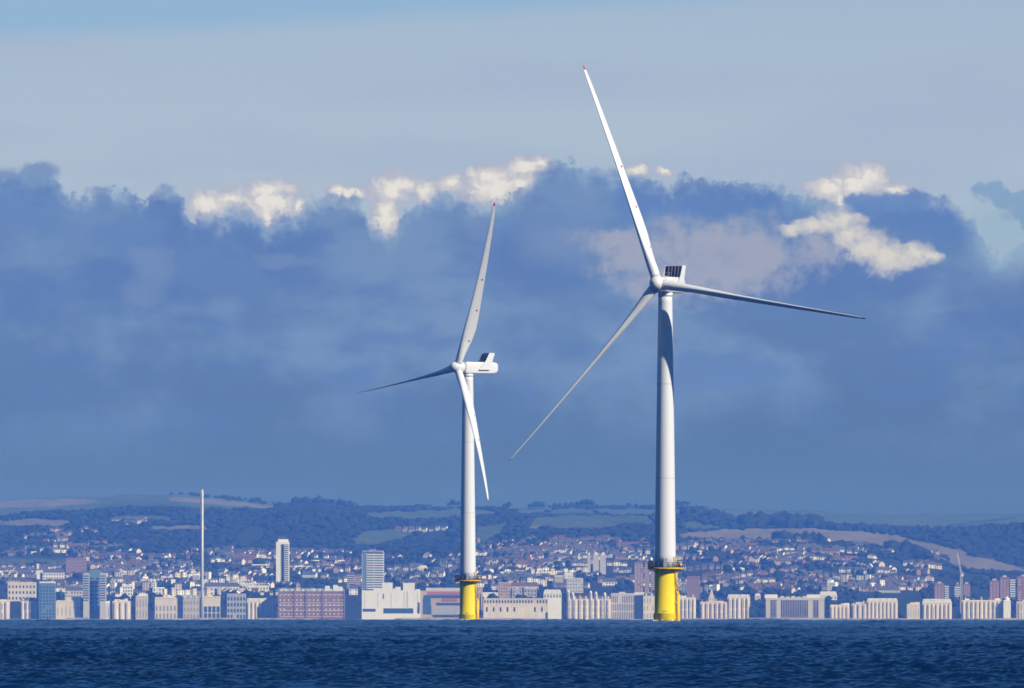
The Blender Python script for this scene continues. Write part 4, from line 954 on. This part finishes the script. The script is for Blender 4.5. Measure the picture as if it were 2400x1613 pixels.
bld("red_house_row", "dull red brick row on the slope west of the tall white tower", 545, 600, 1312, 1321, 17900, wall='brick', rows=1, cols=12, ww=.4, glass=W['white'], roof='pitched', rf='tile')
bld("white_terrace", "bright white crescent left of the tall white tower", 590, 630, 1324, 1336, 17500, wall='white', rows=2, cols=8, wh=.5)
bld("white_terrace", "white terrace just below the bright white crescent", 580, 612, 1338, 1346, 17200, wall='white', rows=1, cols=8, wh=.5)
bld("white_terrace", "long thin white terrace right of the tall white tower", 705, 808, 1314, 1319, 18000, wall='white', rows=1, cols=20, wh=.5)
bld("white_terrace", "small white terrace in the dark trees above the red brick hotel", 708, 736, 1348, 1357, 16900, wall='white', rows=1, cols=6, wh=.5, roof='pitched')
bld("white_terrace", "white terrace under the long thin one, right of the tall tower", 746, 768, 1320, 1330, 17500, wall='white', rows=1, cols=5, wh=.5)
bld("cream_lodge", "large cream lodge on the slope left of the smaller turbine", 982, 1002, 1332, 1342, 17400, wall='white', dep=12, roof='pitched', rf='pale')

# slender observation tower
d_ = 15980.0; s_ = d_ / F
root = bpy.data.objects.new("observation_tower", None); COL.objects.link(root); zb_ = ground(473, d_); root.location = ((473.2 - 1200) * s_, d_, zb_)
tag(root, "very tall slender pale mast rising far above the seafront", "tower"); ht = CAMZ + (EYE - 1148) * s_ - zb_
MB().lathe([(2.05, -1), (2.05, ht)], 32).build("shaft", mat("perforated_steel", (.66, .65, .62), .45, .8, .5, (1, 1, .35), .72), root)
rb = MB()
for k in range(30): rb.lathe([(2.055, ht * k / 30 + .2), (2.12, ht * k / 30 + .35), (2.055, ht * k / 30 + .5)], 32)
MB().lathe([(2.06, ht - 1.2), (2.2, ht - 1), (2.2, ht + .4), (1.9, ht + .5)], 32).build("top_collar", GREYM, root)
MB().box(-.35, .35, -2.3, -1.9, 4, ht - 3).build("guide_rail", GREYM, root)
MB().lathe([(7, -1), (7, 4.5), (6.6, 5)], 40).build("base_house", W['stone'], root)

# tower crane with a luffing jib
d_ = 16150.0; s_ = d_ / F
root = bpy.data.objects.new("tower_crane", None); COL.objects.link(root); zb_ = ground(2253, d_); root.location = ((2253 - 1200) * s_, d_, zb_)
tag(root, "pale lattice crane with a raised jib above the eastern seafront", "crane")
def lattice(mb, p, q, w0, w1, n, r):
    p, q = Vector(p), Vector(q); z = (q - p).normalized(); x = z.cross(Vector((0, 1, 0))).normalized(); y = z.cross(x)
    c = [(1, 1), (1, -1), (-1, -1), (-1, 1)]
    def pt(i, k): t_ = i / n; w = (w0 + (w1 - w0) * t_) / 2; return p + (q - p) * t_ + x * (c[k][0] * w) + y * (c[k][1] * w)
    for k in range(4):
        mb.tube(pt(0, k), pt(n, k), r, 4)
        for i in range(n): mb.tube(pt(i, k), pt(i + 1, (k + 1) % 4), r * .7, 4); mb.tube(pt(i, k), pt(i, (k + 1) % 4), r * .6, 4)
zz = lambda Y: CAMZ + (EYE - Y) * s_ - zb_
CR = mat("crane_paint", (.70, .68, .64), .5)
m_ = MB(); lattice(m_, (0, 0, -1), (0, 0, zz(1350)), 2.6, 2.6, 22, .26); m_.build("mast", CR, root)
m_ = MB(); lattice(m_, (.6, 0, zz(1348)), (-5.2, 0, zz(1296)), 2.0, .9, 14, .22); m_.build("jib", CR, root)
MB().box(-.6, 2.8, -1.2, 1.2, zz(1351), zz(1346)).build("operator_cab", W['white'], root)
MB().box(1.5, 4.2, -1, 1, zz(1345), zz(1342)).build("counterweight", GREYM, root)

# promenade wall and beach along the shore
bw = MB(); rs_ = random.Random(3); x = -300.0
while x < 2700:
    w_ = rs_.uniform(30, 110); y_ = rs_.uniform(1447.5, 1452.5); a, b = (x - 1200) / F * 15955, (x + w_ - 1200) / F * 15955
    z_ = CAMZ + (EYE - y_) / F * 15955; bw.box(a, b, 15948 + rs_.uniform(0, 4), 15962, -26, z_); x += w_
tag(bw.build("promenade", mat("promenade_stone", (.52, .47, .41), .9, .9, .02, (1, 1, 1), .45)), "pale sea wall and beach along the shore", None, None, 'structure')

# ------------------------------------------------------------------ houses on the slope
LAND = [(30, "above the westernmost bay terraces"), (110, "above the narrow blue glass tower"), (175, "below the plum slab block"), (225, "behind the broad blue-grey tower"), (285, "above the bright cream bayed block"), (335, "above the slim grey-cream block"),
        (385, "behind the long cream hotel"), (440, "just left of the slender tower"), (500, "just right of the slender tower"), (555, "above the glazed building"), (615, "behind the bow-fronted houses"), (662, "beside the tall white tower"),
        (730, "above the red brick hotel"), (790, "over the red brick hotel's right end"), (830, "near the small striped flats"), (874, "beside the grey balcony tower"), (930, "above the massive white hotel"), (1010, "above the layered brown hall"), (1060, "left of the smaller turbine"),
        (1130, "right of the smaller turbine"), (1180, "above the brown flats"), (1235, "above the pink-roofed building"), (1290, "above the pale low hall"), (1340, "around the bright white block"), (1400, "around the grey-cream tower block"), (1455, "above the grey-beige flats"), (1505, "above the red-brick twin towers"),
        (1600, "right of the larger turbine"), (1640, "above the violet-brick tower"), (1700, "above the taller cream terrace"), (1776, "above the wide dark gap"), (1830, "above the classical terrace"), (1900, "over the classical terrace's right end"), (1950, "near the white stepped apartments"), (2010, "above the small pale block"),
        (2070, "above the long tall bayed terrace"), (2130, "above the short plain block"), (2190, "left of the crane")]
ZONES = [(-30, 160, 1330, 1392, 14, .8), (160, 330, 1312, 1394, 22, .8), (240, 470, 1322, 1398, 60, .95), (250, 470, 1296, 1330, 18, .7), (470, 650, 1290, 1396, 44, .85), (650, 860, 1296, 1345, 22, .6), (690, 850, 1330, 1366, 4, .7),
         (900, 1250, 1300, 1372, 44, .5), (1110, 1330, 1285, 1385, 30, .6), (1230, 1620, 1266, 1388, 58, .5), (1590, 1900, 1270, 1392, 50, .4), (1850, 2180, 1284, 1392, 40, .45), (2050, 2200, 1310, 1390, 12, .5),
         (270, 370, 1214, 1236, 3, .7), (90, 320, 1240, 1286, 8, .5), (-20, 260, 1284, 1312, 10, .75), (880, 1010, 1240, 1262, 2, .1), (1090, 1440, 1268, 1300, 22, .4), (1640, 2080, 1272, 1300, 26, .3)]
spots = []
for (x0, x1, y0, y1, n, pw) in ZONES:
    for _ in range(n):
        X = random.uniform(x0, x1); Y = random.uniform(y0, y1); d = d_for(X, Y + 3)
        yaw = random.gauss(0, .35) if random.random() < .65 else random.uniform(-1.5, 1.5)
        k = random.choice((2, 3, 4, 5, 6, 8)); sp_ = random.uniform(7.5, 12)
        white = random.random() < pw
        kind = 'tall' if (d < 17800 and random.random() < .45 and white) else 'gable'
        rcol = random.choice(('slate', 'slate', 'brown', 'slate', 'tile'))
        for i in range(k):
            dx, dy = math.cos(yaw) * (i - k / 2) * sp_, math.sin(yaw) * (i - k / 2) * sp_
            x = (X - 1200) / F * d + dx; dd = max(16060, d + dy); Xp = 1200 + x / dd * F
            if white: wl = random.choice(('white', 'white', 'white', 'cream', 'pink'))
            else: wl = random.choice(('brick', 'tan', 'plum', 'tan', 'beige', 'plum'))
            spots.append([Xp, dd, x, yaw + random.gauss(0, .04), kind, wl, rcol if random.random() < .8 else 'slate', random.uniform(.65, 1.1), random.uniform(.65, 1.1), ground(Xp, dd)])
spots = [s for s in spots if -60 < s[0] < 2460]
# drop houses standing inside one of the larger buildings' footprints or on another house
cells = {}; keep = []
for s in spots:
    key = (round(s[2] / 8), round(s[1] / 9))
    if key in cells: continue
    cells[key] = 1; keep.append(s)
spots = sorted(keep, key=lambda s: s[1])
def house_geo(kind):
    w, dp = (8.5, 9.0); hw = w / 2
    wall, roof, win = MB(), MB(), MB()
    if kind == 'gable':
        h, rh = 5.6, 3.2
        wall.add([(-hw, 0, -2), (hw, 0, -2), (hw, dp, -2), (-hw, dp, -2), (-hw, 0, h), (hw, 0, h), (hw, dp, h), (-hw, dp, h), (-hw, dp / 2, h + rh), (hw, dp / 2, h + rh)],
                 [(0, 1, 5, 4), (2, 3, 7, 6), (1, 2, 6, 9, 5), (3, 0, 4, 8, 7)])
        e = .4; k = rh / (dp / 2)
        roof.add([(-hw - e, -e, h - e * k + .08), (hw + e, -e, h - e * k + .08), (hw + e, dp / 2, h + rh + .08), (-hw - e, dp / 2, h + rh + .08), (-hw - e, dp + e, h - e * k + .08), (hw + e, dp + e, h - e * k + .08),
                  (-hw - e, -e, h - e * k + .28), (hw + e, -e, h - e * k + .28), (hw + e, dp / 2, h + rh + .28), (-hw - e, dp / 2, h + rh + .28), (-hw - e, dp + e, h - e * k + .28), (hw + e, dp + e, h - e * k + .28)],
                 [(6, 7, 8, 9), (9, 8, 11, 10), (1, 0, 3, 2), (2, 3, 4, 5), (0, 1, 7, 6), (5, 4, 10, 11), (1, 2, 8, 7), (2, 5, 11, 8), (3, 0, 6, 9), (4, 3, 9, 10)])
        roof.box(hw - 1.6, hw - .7, dp / 2 - .5, dp / 2 + .5, h + rh - .6, h + rh + 1.6)
        zs = (1.2, 3.9)
    else:
        h = 11.5
        wall.box(-hw, hw, 0, dp, -2, h); wall.box(-hw - .15, hw + .15, -.15, dp + .15, h - .5, h - .1)
        roof.box(-hw + .5, hw - .5, .5, dp - .5, h + .003, h + .6); roof.box(-hw + .6, -hw + 1.8, dp / 2, dp / 2 + 2, h + .55, h + 2.2)
        zs = (1.0, 4.2, 7.4, 9.9)
    for x in (-2.2, 2.2):
        for z in zs: win.box(x - .75, x + .75, -.05, .1, z, z + 1.5)
    return wall, roof, win
HM = {}
def house_meshes(kind, wl, rc):
    k = (kind, wl, rc)
    if k not in HM:
        wall, roof, win = house_geo(kind)
        me = bpy.data.meshes.new("house"); me.from_pydata(wall.v + win.v, [], wall.f + [tuple(i + len(wall.v) for i in f) for f in win.f])
        me.materials.append(W[wl]); me.materials.append(GLASS); me.polygons.foreach_set('material_index', [0] * len(wall.f) + [1] * len(win.f))
        r = bpy.data.meshes.new("roof"); r.from_pydata(roof.v, [], roof.f); r.materials.append(RF[rc]); HM[k] = (me, r)
    return HM[k]
WORDW = {'white': 'white', 'cream': 'cream', 'pink': 'pinkish', 'brick': 'red brick', 'tan': 'tan', 'plum': 'plum brick', 'beige': 'beige'}
WORDR = {'slate': 'grey roof', 'brown': 'brown roof', 'tile': 'red tiled roof'}
near = spots[:300]; rest = spots[300:]
byl = {}
for s in near:
    lm = min(LAND, key=lambda l: abs(l[0] - s[0]))[1]
    look = f"{WORDW[s[5]]} house with {WORDR[s[6]]}" if s[4] == 'gable' else f"tall flat-topped {WORDW[s[5]]} house"
    byl.setdefault((lm, look), []).append(s)
for (lm, look), ss in byl.items():
    ss.sort(key=lambda s: s[0])
    for i, s in enumerate(ss):
        me, rm = house_meshes(s[4], s[5], s[6])
        o = bpy.data.objects.new("house", me); COL.objects.link(o); o.location = (s[2], s[1], s[9]); o.rotation_euler = (0, 0, s[3]); o.scale = (s[7], 1, s[8])
        r = bpy.data.objects.new("roof", rm); COL.objects.link(r); r.parent = o
        lb = (look if len(ss) == 1 else (f"{ordinal(i)} {look} from left") ) + ", " + lm
        tag(o, lb, "house", "houses stepping up the slope behind the seafront")
Vs, Fs, Ms, off = [], [], [], 0
order = list(W.keys()) + list(RF.keys())
allm = [W[k] for k in W] + [RF[k] for k in RF] + [GLASS]
geo = {k: house_geo(k) for k in ('gable', 'tall')}
for s in rest:
    c, sn = math.cos(s[3]), math.sin(s[3])
    for part, mi in zip(geo[s[4]], (list(W).index(s[5]), len(W) + list(RF).index(s[6]), len(allm) - 1)):
        v = np.array(part.v) * np.array([s[7], 1, s[8]])
        Vs.append(np.stack([v[:, 0] * c - v[:, 1] * sn + s[2], v[:, 0] * sn + v[:, 1] * c + s[1], v[:, 2] + s[9]], -1))
        for f in part.f: Fs.append(tuple(i + off for i in f)); Ms.append(mi)
        off += len(v)
me = bpy.data.meshes.new("distant_houses"); me.from_pydata(np.concatenate(Vs).tolist(), [], Fs)
for m in allm: me.materials.append(m)
me.polygons.foreach_set('material_index', Ms); me.update()
tag(link("distant_houses", me), "farther houses crowded up the slope behind the town", None, None, 'stuff')
# ------------------------------------------------------------------ haze
def build_haze():
    m = bpy.data.materials.new("haze"); m.use_nodes = True; t = m.node_tree; t.nodes.clear()
    v = t.nodes.new('ShaderNodeVolumePrincipled'); out = t.nodes.new('ShaderNodeOutputMaterial')
    v.inputs['Color'].default_value = (.085, .27, 1.0, 1); v.inputs['Absorption Color'].default_value = (1, 1, 1, 1)
    v.inputs['Density'].default_value = 4.0e-5; v.inputs['Anisotropy'].default_value = -0.3
    t.links.new(v.outputs[0], out.inputs['Volume'])
    o = MB().box(-20000, 20000, -20000, 27500, -33, 262).build("haze", m)
    tag(o, "thin blue haze over sea and town", None, None, 'stuff')
build_haze()
